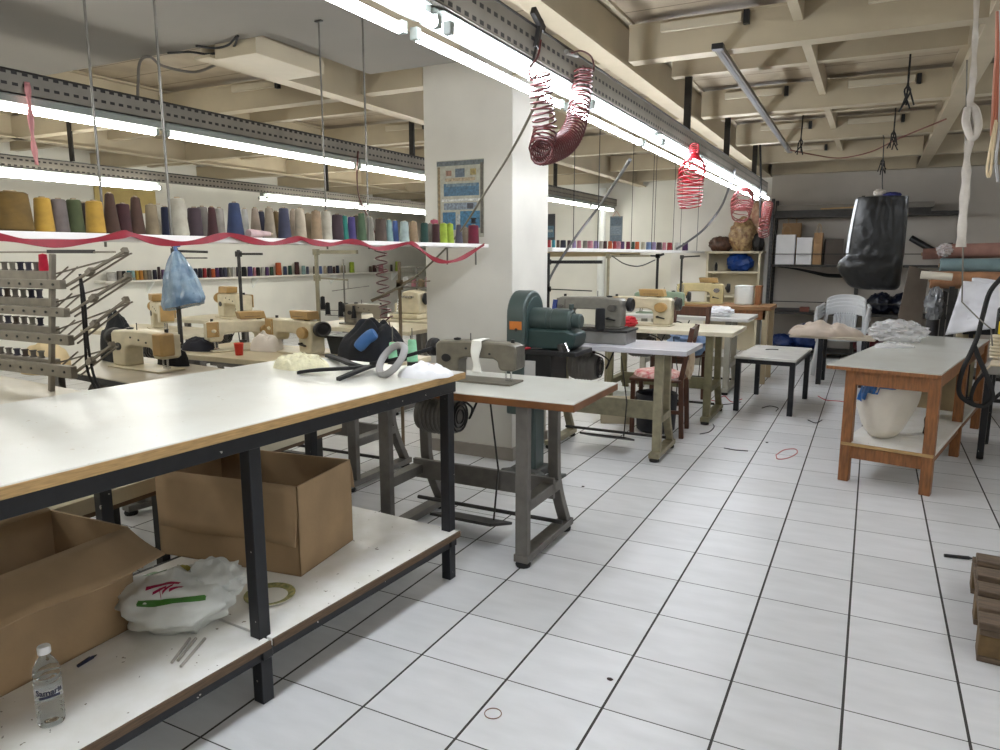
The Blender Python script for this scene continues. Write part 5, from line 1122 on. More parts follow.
tiers = [(280, 289, 66, 271, 280, 45, 262, (125, 251), (66, 286)), (308, 317, 70, 299, 307, 48, 290, (128, 276), (70, 313)), (335, 345, 74, 327, 335, 49, 319, (126, 300), (73, 340)), (366, 378, 77, 360, 366, 50, 353, (112, 345), (76, 372))]
for k, (z0, z1, xe, p0, p1, xp, sp, arm_e, arm_s) in enumerate(tiers):
    top_, bot = pz(xe, z0), pz(xe, z1); m = MB(); m.span((xl, RY-.03, bot.z), (top_.x, RY+.0, top_.z)); ba = m.build('tier_bar', RACK, t, bevel=.003)
    h = MB()
    for j in range(14): h.lathe([(.0, 0), (.006, 0), (.006, .004), (.0, .004)], (top_.x-.05-j*.085, RY-.034, (top_.z+bot.z)/2), 8, 'Y')
    h.build('bar_hole', BLACK, ba)
    a_, b_ = pz(xp, p0), pz(xp, p1); MB().span((xl, RY+.005, b_.z), (a_.x, RY+.05, a_.z)).build('peg_plate', RACK, t, bevel=.002)
    e, s_ = pz(*arm_e), pz(*arm_s); m = MB(); m.bar(s_, e+Vector((0, -.0, 0)), .012, .012); m.bar(s_+Vector((.0, .02, -.018)), e+Vector((0, .02, -.012)), .008, .008); m.bar(e+Vector((-.010, .0, -.004)), e+Vector((.008, .0, .006)), .024, .024)
    mid = s_.lerp(e, .42); m.bar(mid+Vector((-.015, 0, -.01)), mid+Vector((.018, .0, .010)), .026, .026)
    m.build('slanted_arm', RACK, t, bevel=.002)
    MB().tube([pz(xp, p0+4)+Vector((0, .03, 0)), e+Vector((0, .03, -.01))], .004, 6).build('guide_wire', RACK, t)
    for j in range(2):
        f0 = s_+Vector((-.08-.07*j, .02, .01)); MB().tube([f0, f0+Vector((.10, .03, .075))], .004, 6).build('guide_pin', RACK, t)
    # spools on the pegs of this tier
    zt = a_.z; hh = pz(xp, sp).z-zt
    for j in range(8):
        px = xp-8-j*8.0; p = pz(px, p0, RY+.028)
        if p.x < xl+.03: break
        o = MB().lathe([(.0, 0), (.014, 0), (.015, .004), (.011, .008), (.012, hh*.8), (.016, hh*.88), (.016, hh), (.0, hh)], n=12).build('small_spool', thread_mat(CN[SPG[(j+k) % 8]]), None, (p.x, p.y, zt))
        tag(o, 'small %s spool, %s from the right on the %s tier of the spool rack' % (SPG[(j+k) % 8], ordw[j], ['top', 'second', 'third', 'lowest'][k]), 'spool', 'small spools on the spool rack')
p = pz(41, 281-4, RY+.028)
tag(MB().lathe([(.0, 0), (.02, 0), (.021, .01), (.017, .075), (.0, .08)], n=14).build('thread_cone', thread_mat((206, 30, 62)), None, (p.x+.03, RY+.028, pz(45, 271).z)), 'red thread cone at the right end of the top tier of the spool rack', 'spool')
b = MB()
for dx in (0, .018): b.tube(catmull([pz(80, 274), pz(82, 300)+Vector((dx, 0, 0)), pz(85, 340)+Vector((dx, 0, 0)), pz(88, 372)+Vector((dx*2, 0, 0)), (-3.11+dx, 2.05, .76)], 5), .006, 6)
tag(b.build('black_lanyard', RUBBER), 'black doubled cord hanging from the upper arm of the spool rack', 'cord')
tag(heap_mesh(.28, .22, .2, 71, 36, .2, 1.5, .5).build('cream_bundle', mat('cream_felt', (214, 192, 150), .85), None, (-4.02, 2.36, .752), smooth=60), 'cream rounded cloth bundle behind the spool rack', 'bundle')
BLK = mat('black_knit', (15, 16, 20), .9, 0, .3, 12, .3, 40)
p = at_z(118, 352, .751); tag(heap_mesh(.42, .20, .27, 72, 44, .5, 2.4, .5).build('black_cloth', BLK, None, (-4.10, 2.86, .752), R(-16), smooth=60), 'black cloth heap behind the nearest cream machine', 'cloth')
p = at_z(190, 340, .751); tag(heap_mesh(.24, .10, .12, 76, 36, .5, 2.2, .5).build('black_cloth', BLK, None, (-3.62, 2.86, .752), smooth=60), 'black cloth bundle under the arm of the nearest cream machine', 'cloth')
tag(heap_mesh(.3, .2, .09, 73, 40, .5, 2.4, .5).build('dark_cloth', mat('dark_navy_cloth', (24, 24, 36), .85, 0, .3, 12), None, (-4.05, 3.42, .752), smooth=60), 'low dark navy cloth heap at the left end of the two machine table', 'cloth')
# pale blue bag on the thread pole
def blue_bag():
    pp = at_y(178, 250, 3.40); t = thing('plastic_bag', 'pale blue translucent plastic bag hanging from the dark thread pole on the left', 'bag', (pp.x+.05, 3.385, 1.045))
    off = Vector((4, 4, 4)); H = .37
    def fn(u, v):
        a = 2*math.pi*u; c, s_ = math.cos(a), math.sin(a); w = .135*(1-v)**.7+.02; d = .10*(1-v)**.6+.015
        n_ = 1+.34*noise.noise(off+Vector((c*2, s_*2, v*2)))*(1-.5*v)+.2*abs(noise.noise(off+Vector((c*6, s_*6, v*4))))
        k = .85+.15*min(1, v*8)
        return (c*w*n_*k-.05*v+(.02 if c > 0 else -.02)*(1-v), s_*d*n_*k, H*v+.035*c*(1-v)*(1 if v < .5 else .3)+.0)
    b = MB(); b.grid(fn, 48, 26, True); b.f.append(tuple(i*27 for i in range(48))); b.f.append(tuple(i*27+26 for i in reversed(range(48))))
    b.build('bag_body', mat('pale_blue_film', (72, 100, 130), .25, 0, .35, 9, .7, 20, rgb2=(132, 154, 172)), t, smooth=60)
    MB().tube(catmull([(-.05, 0, H-.01), (-.055, .0, H+.03), (-.05, .03, H+.04)], 5), .012, 8).build('bag_neck', mat('blue_neck', (60, 92, 140), .4), t)
blue_bag()
p = at_z(357, 352, .751)
t = thing('black_bin', 'black plastic bin on the two machine table, before the pillar', 'bin', (p.x+.03, p.y-.05, .752), R(8))
b = MB(); b.prism([(-.13, 0), (.13, 0), (.16, .11), (-.16, .11)], -.10, .10, 'Y'); b.build('bin_body', mat('black_bin_plastic', (40, 42, 42), .45), t, bevel=.008)
b = MB(); b.span((-.17, -.115, .105), (.17, .115, .12)); b.build('bin_rim', BLACK, t, bevel=.004)
# clothes heap at the right end of that table
tag(heap_mesh(.46, .40, .24, 74, 52, .6, 2.0, .5).build('clothes_heap', mat('navy_black_cloth', (17, 19, 28), .9, 0, .4, 8, .3, 30), None, (-2.74, 3.62, .752), smooth=60), 'black and navy clothes heap left of the pillar', 'clothes')
q0, q1 = at_y(358, 348, 3.38), at_y(375, 333, 3.42)
tag(MB().tube(catmull([q0+Vector((0, 0, 0)), q0.lerp(q1, .5)+Vector((0, 0, .01)), q1], 5), [.03, .036, .037, .037, .037, .037, .037, .038, .037, .036, .03], 14).build('blue_cloth_roll', mat('blue_roll', (58, 104, 160), .7, 0, .15, 14), smooth=60), 'rolled blue cloth leaning on the black clothes heap', 'cloth')
# mint green cones at the rear left of the white table
for k, (px, yb_, yt) in enumerate(((393, 358, 341), (412.5, 361, 338))):
    p = at_y(px, yb_, 3.26); h = at_y(px, yt, 3.26).z-max(p.z, .80); zb = .80
    st = thing('cone_holder', 'thin pin holder under the %s mint green cone' % ('left', 'right')[k], 'holder', (p.x, 3.26, .781), 0, 'pin holders of the mint cones')
    MB().lathe([(.0, 0), (.03, 0), (.03, p.z-.004-.781), (.0, p.z-.004-.781)], n=16).build('holder_base', DARK_STEEL, st); MB().cyl((0, 0, p.z-.79), (0, 0, p.z-.781+.18), .003, n=6).build('pin', STEEL, st)
    yarn('thread_cone', '%s mint green thread cone on the white table by the clothes heap' % ('left', 'right')[k], (p.x, 3.26, p.z-.003), .062 if k else .052, (at_y(px, yt, 3.26).z-p.z), .72, 'mint', 'thread cone', 'mint green cones') if 'mint' in CN else (CN.__setitem__('mint', (150, 214, 172)), yarn('thread_cone', '%s mint green thread cone on the white table by the clothes heap' % ('left', 'right')[k], (p.x, 3.26, p.z-.003), .052, (at_y(px, yt, 3.26).z-p.z), .72, 'mint', 'thread cone', 'mint green cones'))
# black cones on a pin stand in the back row
YS = 5.30
t = thing('spool_stand', 'metal pin stand holding four black cones, left of the pillar', 'stand', (0, 0, 0))
zc = [at_y(px, py, YS) for px, py in ((323, 309), (328, 314), (341, 316), (354, 318))]
MB().tube([(zc[2].x, YS+.06, .751), (zc[2].x, YS+.06, 1.35)], .008, 8).build('stand_post', STEEL, t); MB().cyl((zc[2].x, YS+.06, .751), (zc[2].x, YS+.06, .765), .06, n=16).build('stand_base', STEEL, t)
for k, p in enumerate(zc):
    MB().bar((zc[2].x, YS+.06, p.z-.012), (p.x, YS, p.z-.012), .012, .006).build('arm', STEEL, t); MB().cyl((p.x, YS, p.z-.012), (p.x, YS, p.z-.003), .03, n=14).build('cone_plate', STEEL, t)
    yarn('thread_cone', 'black thread cone, %s from the left on the pin stand' % ordw[k], (p.x, YS, p.z-.003), .05, [.125, .115, .14, .125][k], .8 if k < 3 else .45, 'black', 'thread cone', 'black cones on the pin stand')
e0, e1 = at_y(332, 291, YS), at_y(369, 286, YS)
MB().bar(e0, e1, .006, .006).build('guide_bar', STEEL, t); MB().tube([at_y(348, 289, YS), at_y(348, 280, YS), at_y(341, 279, YS+.05), (zc[2].x, YS+.06, at_y(341, 279, YS).z)], .004, 6).build('guide_rod', STEEL, t)
# overlock machine and pink cones
def overlock(label, loc, rz, m, s=1.0):
    t = thing('overlock_machine', label, 'sewing machine', loc, rz, 'overlock machines'); t.scale = (s,)*3
    MB().span((-.17, -.13, 0), (.17, .13, .05)).build('base', m, t, bevel=.01)
    MB().prism([(-.15, .05), (.15, .05), (.16, .16), (.15, .26), (.06, .29), (-.05, .27), (-.06, .17), (-.15, .15)], -.07, .11, 'Y').build('machine_body', m, t, bevel=.015)
    MB().lathe([(.0, 0), (.05, 0), (.06, .012), (.055, .03), (.0, .03)], (.165, .02, .2), 20, 'X').build('hand_wheel', BLACK, t)
    b = MB()
    for k in range(4): b.cyl((-.02+.035*k, -.07, .22), (-.02+.035*k, -.10, .22), .013, n=12)
    b.build('tension_dials', CHROME, t)
    MB().span((-.15, -.12, .05), (-.05, -.05, .065)).build('needle_plate', CHROME, t); MB().cyl((-.10, -.09, .06), (-.10, -.06, .2), .006, n=8).build('needle_bar', CHROME, t)
    st = MB(); st.cyl((0, .13, .0), (0, .13, .52), .008, n=8); st.build('stand_post', STEEL, t); MB().span((-.2, .08, .30), (.2, .2, .312)).build('cone_shelf', STEEL, t, bevel=.003); MB().span((-.2, .12, .51), (.2, .14, .52)).build('guide_bar', STEEL, t)
    return t
ov = overlock('pale overlock machine with pink cones on its stand, left of the pillar', (-4.18, 6.15, .752), R(0), HEAD_CREAM)
for k, (dx, c, w, h) in enumerate(((-.14, 'white', .07, .1), (-.04, 'rose', .06, .1), (.05, 'tan', .07, .08), (.14, 'rose', .075, .11))):
    yarn('thread_cone', '%s thread cone, %s from the left on the overlock stand' % (c if c != 'rose' else 'pink', ordw[k]), (-4.18+dx, 6.29, .752+.313), w, h, .8, c, 'thread cone', 'cones on the overlock stand')
tag(heap_mesh(.26, .18, .12, 75, 40, .6, 2.2).build('white_cloth', mat('white_cloth_b', (222, 214, 206), .8), None, (-3.62, 3.60, .752), smooth=60), 'white cloth heap between the two cream machines', 'cloth')
t = thing('red_cup', 'red plastic cup on the two machine table', 'cup', (-3.60, 3.34, .752)); MB().lathe([(.0, 0), (.024, 0), (.03, .075), (.027, .075), (.022, .006), (.0, .006)], n=20).build('cup_body', mat('red_cup', (196, 46, 32), .4), t); MB().lathe([(.029, .073), (.032, .076), (.029, .079), (.026, .076), (.029, .073)], n=20, cap=False).build('rim', mat('red_cup_rim', (214, 70, 50), .4), t)
# pink streamer between the trays
b = MB(); P = catmull([at_x(27, 82, -3.69), at_x(30, 110, -3.69), at_x(33, 140, -3.70), at_x(37, 165, -3.69)], 6)
for i, p in enumerate(P): 
    w = .012+.004*math.sin(i); b.v += [(p.x, p.y-w, p.z), (p.x, p.y+w, p.z)]
for i in range(len(P)-1): b.f.append((i*2, i*2+1, i*2+3, i*2+2))
tag(b.build('pink_streamer', mat('pink_tape', (206, 140, 142), .6), smooth=60, solid=.002), 'pink ribbon streamer hanging from the middle cable tray at the left', 'ribbon')
# cables under the soffit
ZS = 2.5
for k, pts in enumerate((((138, 106, 2.25), (138, 85, 2.36), (140, 62, 2.47), (150, 57, 2.485), (163, 66, 2.47), (195, 72, 2.47), (222, 62, 2.49)), ((168, 53, 2.49), (190, 52, 2.47), (210, 54, 2.47), (232, 48, 2.48), (238, 36, 2.494)), ((196, 46, 2.49), (215, 48, 2.475), (228, 45, 2.48), (236, 37, 2.494)))):
    P = [at_z(x, y, z) if z > 2.4 else at_x(x, y, -3.75) for x, y, z in pts]
    tag(MB().tube(catmull(P, 6), .008 if k == 0 else .006, 6).build('electric_cable', RUBBER if k else mat('grey_cable', (110, 104, 96), .6)), ['grey cable rising from the middle tray to the soffit', 'long black cable sagging under the soffit', 'short black cable sagging under the soffit'][k], 'cable')
# bare conduit and cable under the right ceiling
a_, b_ = at_z(718, 47, 2.485), at_z(790, 152, 2.485)
t = thing('metal_channel', 'dark narrow metal channel running under the right ceiling beams', 'channel', (0, 0, 0)); MB().bar(a_, b_, .05, .025).build('channel_body', mat('channel_metal', (96, 88, 74), .6, .1), t, bevel=.002)
MB().bar(a_+Vector((0, .02, -.0135)), b_-Vector((0, .02, .0135)), .022, .003).build('channel_slot', DARK_STEEL, t); MB().box(a_, (.06, .05, .03)).build('end_clip', BLACK, t, bevel=.003)
tag(MB().tube(catmull([at_z(790, 150, 2.47), at_z(815, 155, 2.44), at_z(840, 158, 2.42), at_z(870, 152, 2.44), at_z(900, 138, 2.46), at_z(946, 119, 2.49)], 8), .007, 6).build('electric_cable', mat('dark_red_cable', (104, 58, 46), .5)), 'dark red cable sagging across the right hand ceiling', 'cable')
for k, (px, py, z, n_) in enumerate(((908, 84, 2.50, 5), (894, 130, 2.505, 6), (883, 158, 2.505, 7), (801, 138, 2.505, 4))):
    p = at_z(px, py, z); b = MB()
    for j in range(n_): b.tube(catmull([p+Vector((0, .06, ZC-p.z-.002)), p+Vector((0, 0, .01)), p+Vector((.02*math.sin(j*2.1), .02*math.cos(j*1.7), -.05)), p+Vector((.045*math.sin(j*1.3+k), .03*math.cos(j*2.9), -.13-.01*j))], 4), .006, 5)
    tag(b.build('cable_tie', RUBBER), 'knot of black cable ends under the right ceiling, %s' % ('nearest to the camera', 'second from the camera', 'right above the hanging black bag', 'furthest left, by the metal channel')[k], 'cable', 'black cable knots under the ceiling')
tag(MB().tube([at_y(760, 140, 8.6), at_y(761, 180, 8.6), at_y(760, 218, 8.6)], .012, 6).build('electric_cable', RUBBER), 'straight black cable dropping at the far end of the right tray', 'cable')

# ---------------------------------------------------------------- cords hanging at the right
RAG = mat('white_rag_strip', (206, 198, 188), .85, 0, .1, 20)
P = catmull([at_y(977, -6, 4.2), at_y(975, 40, 4.2), at_y(973, 80, 4.2), at_y(970, 105, 4.2), at_y(975, 122, 4.2), at_y(968, 150, 4.2), at_y(966, 180, 4.2), at_y(963, 215, 4.2), at_y(961, 247, 4.2)], 10); b = MB()
for i, p in enumerate(P):
    f = i/len(P); w = (.012+.010*f)*(1+.12*math.sin(i*.8)); a = .5*math.sin(i*.16)+.2*math.sin(i*.5)
    dx, dy = math.cos(a)*w, math.sin(a)*w*.8; b.v += [(p.x-dx, p.y-dy, p.z), (p.x+dy*.3, p.y-dx*.4, p.z), (p.x+dx, p.y+dy, p.z), (p.x-dy*.3, p.y+dx*.4, p.z)]
for i in range(len(P)-1):
    for j in range(4): b.f.append((i*4+j, i*4+(j+1) % 4, i*4+4+(j+1) % 4, i*4+4+j))
t = thing('rag_strip', 'twisted knotted white rag strip hanging from the ceiling at the right', 'rag', (0, 0, 0)); b.build('strip_body', RAG, t, smooth=60)
MB().tube(catmull([at_y(968, 108, 4.19), at_y(966, 122, 4.18), at_y(972, 138, 4.17), at_y(978, 128, 4.18), at_y(976, 112, 4.19), at_y(970, 105, 4.2)], 6), [.018]*31, 8).build('knot', RAG, t, smooth=60)
for k, (m, xs, y0, y1) in enumerate(((mat('orange_yarn', (196, 122, 96), .8), (1000, 998, 996), 30, 135), (mat('pink_yarn', (206, 150, 130), .8), (1004, 1002, 995), 30, 128))):
    b = MB()
    for j, x in enumerate(xs): b.tube(catmull([at_y(x+2, -4, 4.22), at_y(x+1, y0+20, 4.22), at_y(x-1, (y0+y1)/2, 4.22), at_y(x-2-j, y1+j*4, 4.22)], 6), .005, 5)
    tag(b.build('hanging_yarn', m), '%s yarn strands hanging from the ceiling at the right edge' % ('orange', 'pink')[k], 'yarn')
b = MB(); 
P = catmull([at_y(996, 120, 4.2), at_y(990, 150, 4.2), at_y(987, 170, 4.2), at_y(989, 177, 4.2), at_y(991, 168, 4.2), at_y(993, 148, 4.2), at_y(997, 122, 4.2)], 6); b.tube(P, .006, 6)
tag(b.build('cream_loop', mat('cream_cord', (216, 196, 160), .7)), 'cream cord loop at the end of the hanging yarn', 'cord')
tag(MB().tube(catmull([at_y(1000, -4, 4.21), at_y(1001, 60, 4.21), at_y(999, 130, 4.21), at_y(996, 160, 4.21), at_y(998, 182, 4.21)], 6), .006, 6).build('silver_string', mat('silver_cord', (176, 176, 176), .4)), 'silver grey cord hanging beside the orange yarn', 'cord')
# bent wire hook
tag(MB().tube([at_y(967, 60, 4.25), at_y(965, 180, 4.25), at_y(963, 250, 4.25), at_y(962, 302, 4.25), at_y(978, 318, 4.22), at_y(991, 329, 4.2), at_y(992.5, 346, 4.2)], .0035, 6).build('wire_hook', STEEL), 'long thin bent grey wire hanging from the ceiling at the right', 'wire')

# ---------------------------------------------------------------- cloth rolls on a rack at the right
t = thing('roll_rack', 'dark metal rack holding the cloth rolls at the right', 'rack', (0, 0, 0))
for x in (.62, 1.9):
    for y in (7.35, 7.95): MB().span((x-.02, y-.02, 0), (x+.02, y+.02, 1.5 if y > 7.5 else 1.12)).build('post', DARK_STEEL, t, bevel=.002)
    for z in (.35, 1.095): MB().span((x-.02, 7.35, z-.03), (x+.02, 7.95, z)).build('cross_bar', DARK_STEEL, t)
MB().span((.60, 7.37, .32), (1.92, 7.93, .35)).build('bottom_board', DARK_STEEL, t)
def roll(label, x0, y, z, r, L_, m, dz=0.0, rz=0.0, core=True, group='cloth rolls on the rack'):
    t = thing('cloth_roll', label, 'cloth roll', (x0, y, z), rz, group)
    pr = [(r*.3, -.004), (r*.35, .0), (r*.97, .0), (r, .012)]+[(r*(1+.02*math.sin(i*2.3)), .02+(L_-.04)*i/10) for i in range(11)]+[(r*.97, L_), (.0, L_)]
    b = MB().lathe(pr, n=24, axis='X'); o = b.build('wound_cloth', m, t); o.rotation_euler = (0, -dz, 0)
    c = MB().lathe([(r*.22, -.012), (r*.3, -.012), (r*.3, .03), (r*.22, .03)], n=18, axis='X').build('card_core', CARDBOARD, t); c.rotation_euler = (0, -dz, 0)
    return t
ZR = 1.097
PK = mat('dusty_pink_cloth', (150, 110, 98), .7, 0, .15, 10); TE_ = mat('teal_grey_cloth', (116, 138, 142), .8, 0, .1, 10); OR = mat('tan_orange_cloth', (172, 124, 88), .75, 0, .25, 9, .3, 14); MU = mat('mustard_cloth', (158, 124, 72), .8, 0, .15, 10); WH = mat('off_white_cloth', (206, 198, 184), .8, 0, .1, 10)
roll('tan orange wrapped cloth roll, lowest at the front of the rack', .46, 7.50, ZR+.075, .075, 1.3, OR)
roll('mustard cloth roll lying behind the tan orange roll', .66, 7.66, ZR+.065, .065, 1.2, MU)
roll('off white cloth roll between the mustard and teal rolls', .60, 7.80, ZR+.06, .06, 1.2, WH)
roll('teal grey cloth roll on top of the tan orange and mustard rolls', .53, 7.58, ZR+.075+.125, .062, 1.2, TE_)
roll('dusty pink cloth roll with clear wrap, uppermost at the front', .52, 7.66, ZR+.325, .064, 1.3, PK, .02)
roll('brownish pink cloth roll, uppermost at the rear of the rack', .40, 7.82, ZR+.30, .05, 1.4, PK, .03)
tag(crumple((.055, .06, .05), 81, .5, 3, 28, 18, False).build('wrap_end', film, None, (.56, 7.62, ZR+.285), smooth=30), 'crumpled clear wrap at the end of the dusty pink roll', 'wrap')
tag(MB().cyl((.38, 7.44, ZR+.12), (.62, 7.44, ZR+.10), .035, n=18).build('white_tube', mat('white_core', (214, 206, 190), .6)), 'short white card tube sticking out left of the tan orange roll', 'tube')
a_ = at_y(911, 238, 11.0); tag(MB().cyl(a_, (a_.x+.48, 10.85, 1.30), .04, n=16).build('black_tube', BLACK), 'black tube leaning before the grey wall above the rolls', 'tube')
sv = mat('silver_film', (150, 152, 156), .18, .3, .4, 14, .8, 16)
tag(crumple((.065, .06, .13), 82, .4, 2.4, 32, 22).build('silver_wrap', sv, None, (.50, 7.36, .83), smooth=40), 'silvery plastic wrapped bundle below the white card tube', 'wrap')
tag(MB().lathe([(.0, 0), (.05, 0), (.05, .8), (.0, .8)], n=18).build('standing_roll', mat('dark_standing_roll', (34, 32, 34), .6), None, (.50, 7.36, 0.03)), 'dark cloth roll standing under the silvery bundle', 'cloth roll')
tag(MB().lathe([(.0, 0), (.075, 0), (.08, .9), (.06, .98), (.0, .98)], n=18).build('standing_roll', mat('khaki_standing_roll', (134, 122, 92), .75, 0, .2, 10), None, (.75, 7.22, .0)), 'khaki cloth roll standing left of the white paper patterns', 'cloth roll')
b = MB(); a0, a1, a2, a3 = at_y(900, 345, 8.2), at_y(922, 345, 8.2), at_y(927, 272, 8.6), at_y(908, 268, 8.6)
b.prism([(-.13, 0), (.13, 0), (.11, 1.25), (-.07, 1.28)], 0, .03, 'Y'); bo = b.build('tall_board', mat('brown_board', (112, 100, 88), .7, 0, .15, 6), None, (.30, 8.15, .01), bevel=.003); bo.rotation_euler = (R(-8), R(4), 0); bo.location.z = .012
tag(bo, 'tall brown board leaning between the navy bags and the cloth rolls', 'board')
# white paper patterns hung over a dark frame
t = thing('paper_patterns', 'large white folded paper pattern sheets leaning at the right', 'paper', (0, 0, 0))
def sheet(pts, y, seed, nm):
    b = MB(); q = [at_y(px, py, yy) for px, py, yy in pts]; off = Vector((seed, 2*seed, 0))
    def fn(u, v):
        p = q[0].lerp(q[1], u).lerp(q[3].lerp(q[2], u), v); k = noise.noise(off+Vector((u*3, v*3, 0)))*.035+abs(noise.noise(off+Vector((u*6, v*5, 3))))*.03
        return p+Vector((0, -k, k*.3))
    b.grid(fn, 24, 24); b.build(nm, mat('pattern_paper', (226, 226, 232), .7, 0, .05, 8), t, smooth=40, solid=.003)
sheet(((963, 281, 7.16), (1040, 288, 7.16), (1040, 322, 6.98), (945, 335, 6.98)), 7, 3, 'front_sheet')
sheet(((972, 278, 7.2), (1040, 284, 7.2), (1040, 320, 7.06), (966, 325, 7.06)), 7, 9, 'rear_sheet')
t = thing('pattern_stand', 'dark metal frame stand under the paper patterns', 'stand', (1.15, 7.05, 0))
for x in (-.38, .5): MB().bar((x, 0, 0), (x, .1, .80), .03, .03).build('leg', BLACK_STEEL, t)
MB().bar((-.45, .05, .78), (.6, .05, .80), .10, .08).build('top_bar', BLACK_STEEL, t); MB().bar((-.38, .02, .2), (.5, .02, .2), .03, .03).build('stretcher', BLACK_STEEL, t)

# ---------------------------------------------------------------- steam table at the right edge
t = thing('steam_table', 'steam pressing table with black control box and ribbed hose at the right edge', 'machine', (1.04, 5.98, 0), R(-10))
MB().prism([(-.30, .60), (.5, .60), (.5, .66), (-.28, .66)], -.3, .3, 'Y').build('table_bed', mat('steam_metal', (150, 146, 138), .5, .2), t, bevel=.006)
MB().grid(lambda u, v: (-.31+.8*u, -.31+.62*v, .668+.02*noise.noise(Vector((u*5, v*5, 1)))-.10*max(0, .08-u)*12), 24, 16).build('padded_cover', mat('cream_pad', (206, 192, 166), .85, 0, .1, 8), t, smooth=60, solid=.012)
for x in (-.25, .42):
    for y in (-.25, .25): MB().span((x-.02, y-.02, .06), (x+.02, y+.02, .60)).build('leg', BLACK_STEEL, t); MB().lathe([(.0, -.02), (.03, -.02), (.034, 0), (.03, .02), (.0, .02)], (x, y, .035), 16, 'X').build('caster', RUBBER, t)
MB().span((-.26, .08, .68), (.15, .28, 1.02)).build('control_box', BLACK, t, bevel=.01); MB().span((-.24, .065, .84), (-.17, .08, .93)).build('yellow_switch', mat('yellow_switch', (224, 204, 40), .4), t, bevel=.004)
MB().lathe([(.0, 0), (.035, 0), (.035, .02), (.0, .025)], (-.21, .08, .975), 18, 'Y').build('dial', FIX_WHITE, t)
MB().tube([(-.23, -.06, .69+.012*i) for i in range(14)], [.038 if i % 2 else .046 for i in range(14)], 14).build('ribbed_hose', mat('ribbed_hose', (196, 184, 156), .5, 0, .1, 10), t)
hs = MB().tube(catmull([at_y(1003, 276, 5.2), at_y(990, 292, 5.2), at_y(983, 315, 5.2), at_y(978, 335, 5.2), at_y(972, 350, 5.2), at_y(962, 372, 5.2), at_y(959, 392, 5.2), at_y(968, 402, 5.2), at_y(982, 406, 5.2), at_y(992, 399, 5.2), at_y(991, 388, 5.2), at_y(985, 372, 5.2), at_y(978, 356, 5.2), at_y(974, 345, 5.2)], 8), .014, 10)
tag(hs.build('black_hose', RUBBER), 'thick black hose hanging in a loop at the right edge', 'hose')
tag(MB().tube(catmull([at_y(985, 372, 5.22), at_y(975, 385, 5.22), at_y(971, 400, 5.22), at_y(978, 406, 5.22), at_y(990, 402, 5.22), at_y(1003, 392, 5.22), at_y(1020, 388, 5.22)], 8), .011, 8).build('black_hose', RUBBER), 'thinner black hose curving out past the right edge', 'hose')

# ---------------------------------------------------------------- pallet at the right front edge
PAL = mat('pallet_wood', (112, 94, 76), .85, 0, .3, 9, .2, 40, stretch=(1, 6, 6)); PALB = mat('pallet_block', (120, 96, 62), .85, 0, .3, 12)
t = thing('wooden_pallet', 'rough grey brown wooden pallet on the tiles at the right edge', 'pallet', (.42, 2.80, 0), R(-4))
for x in (.07, .6, 1.13):
    for y in (.06, .35, .65): MB().span((x-.07, y-.055, .022), (x+.07, y+.055, .10)).build('block', PALB, t, bevel=.004)
for y in (.06, .35, .65): MB().span((0, y-.055, 0), (1.2, y+.055, .022)).build('bottom_board', PAL, t, bevel=.003)
for x in (.07, .6, 1.13): MB().span((x-.07, 0, .10), (x+.07, .71, .122)).build('stringer_board', PAL, t, bevel=.003)
for k, y in enumerate((.05, .18, .335, .49, .65)): MB().span((-.005+.004*k, y-.05, .122), (1.2, y+.05, .146)).build('deck_board', PAL, t, bevel=.004)

# ---------------------------------------------------------------- litter on the floor
a_, b_ = at_z(944, 557, 0), at_z(969, 559.5, 0)
t = thing('marker_pen', 'black marker pen lying on the tiles near the pallet', 'pen', (0, 0, 0)); MB().cyl((a_.x, a_.y, .008), (b_.x, b_.y, .008), .008, n=12).build('barrel', BLACK, t); d_ = (b_-a_).normalized(); MB().cyl((b_.x, b_.y, .008), (b_.x+d_.x*.02, b_.y, .008), .006, .002, 10).build('tip', BLACK, t)
c_ = at_z(493, 714, 0)
tag(MB().tube([(c_.x+.026*math.cos(q*.31), c_.y+.026*math.sin(q*.31), .002) for q in range(20)], .0016, 6, True).build('rubber_ring', mat('brown_ring', (132, 100, 84), .6)), 'thin brown ring lying on the front floor tiles', 'ring')
RT = mat('red_thread', (186, 40, 60), .8); DT = mat('dark_thread', (48, 40, 44), .8); PT = mat('pale_red_thread', (206, 140, 140), .8)
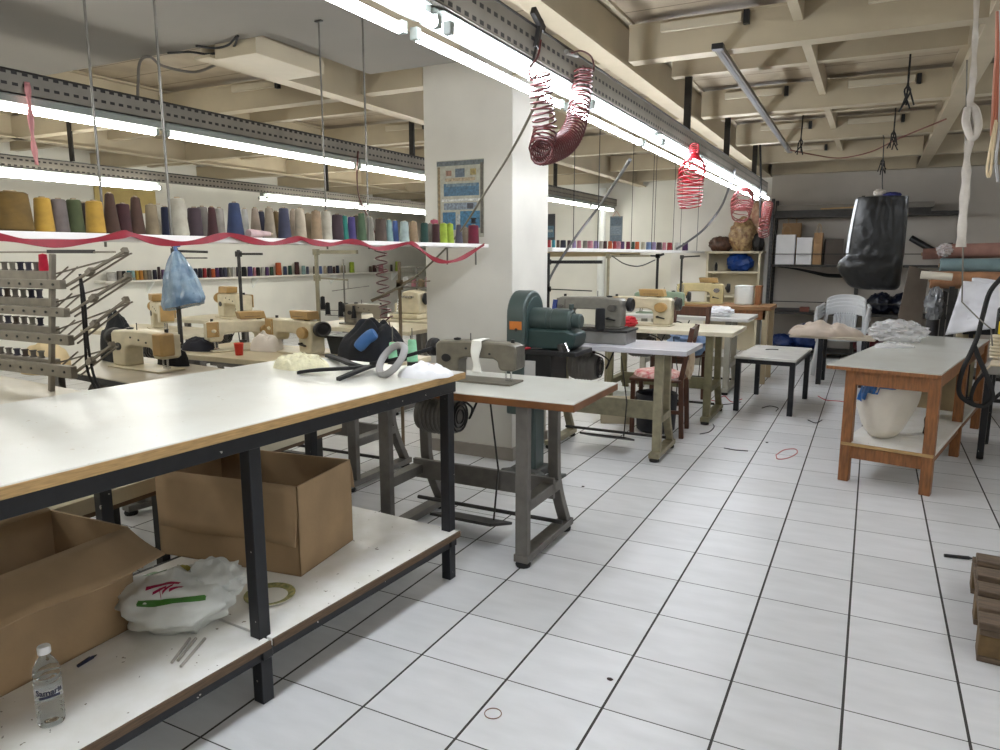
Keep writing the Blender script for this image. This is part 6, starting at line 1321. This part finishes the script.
for k, (m, pts, lb_) in enumerate(((RT, [(706, 398), (716, 401), (724, 396), (732, 402), (742, 399)], 'red thread tangle on the tiles before the low white topped table'), (DT, [(718, 405), (730, 404), (741, 402)], 'dark thread strand beside the red tangle on the tiles'), (DT, [(700, 434), (709, 432), (714, 427), (713, 424)], 'dark curled thread on the tiles right of the front wooden chair'),
        (PT, [(776, 455), (784, 450), (795, 449), (797, 453), (788, 458), (778, 459), (776, 455)], 'pale red loop of thread on the tiles between the low table and orange table'), (RT, [(818, 396), (826, 400), (838, 401), (846, 402)], 'red thread on the tiles left of the orange work table'), (DT, [(762, 408), (770, 406), (778, 408), (776, 411)], 'dark thread under the low white topped table'),
        (DT, [(724, 448), (735, 450), (748, 451)], 'faint dark thread along the tiles in the aisle'), (DT, [(808, 420), (816, 423), (822, 420)], 'short dark thread left of the orange table leg'))):
    P = catmull([at_z(x, y, .003) for x, y in pts], 5); tag(MB().tube(P, .004, 5).build('thread_scrap', m), lb_, 'thread', 'thread scraps on the floor')
for k, (px, py, lb_) in enumerate(((610, 680, 'small dark scrap on the front floor tiles'), (767, 443, 'small dark red scrap on the tiles in the aisle'), (583, 487, 'small dark scrap on the tiles beside the white sewing table'))):
    p = at_z(px, py, 0); tag(crumple((.009, .006, .003), 90+k, .5, 3, 12, 8).build('cloth_scrap', M((60, 44, 44), .8), None, (p.x, p.y, .0005)), lb_, 'scrap')
# ochre board on the left wall above the thread shelf
a_, b_ = at_x(94, 186, XL+.02), at_x(157, 214, XL+.02)
tag(MB().span((XL+.001, a_.y, b_.z), (XL+.02, b_.y, a_.z)).build('wall_board', mat('ochre_board', (190, 168, 104), .6, 0, .1, 6), bevel=.004), 'ochre yellow board on the left wall above the thread shelf', 'board')
# small wooden pieces on the white table beside the mint cones
for k, (px, py, w, d, h, rz, lb_) in enumerate(((424, 379, .06, .05, .07, 12, 'pale wooden block standing on the white table left of the olive grey machine'), (417, 381, .09, .04, .03, 25, 'low brown wooden block on the white table beside the pale block'))):
    p = at_z(px, py, .78); b = MB().box((0, 0, h/2), (w, d, h)); tag(b.build('wooden_block', mat('block_wood', (186, 152, 116) if k == 0 else (140, 104, 72), .7, 0, .2, 20), None, (p.x, p.y+.04, .781), R(rz), bevel=.003), lb_, 'block')
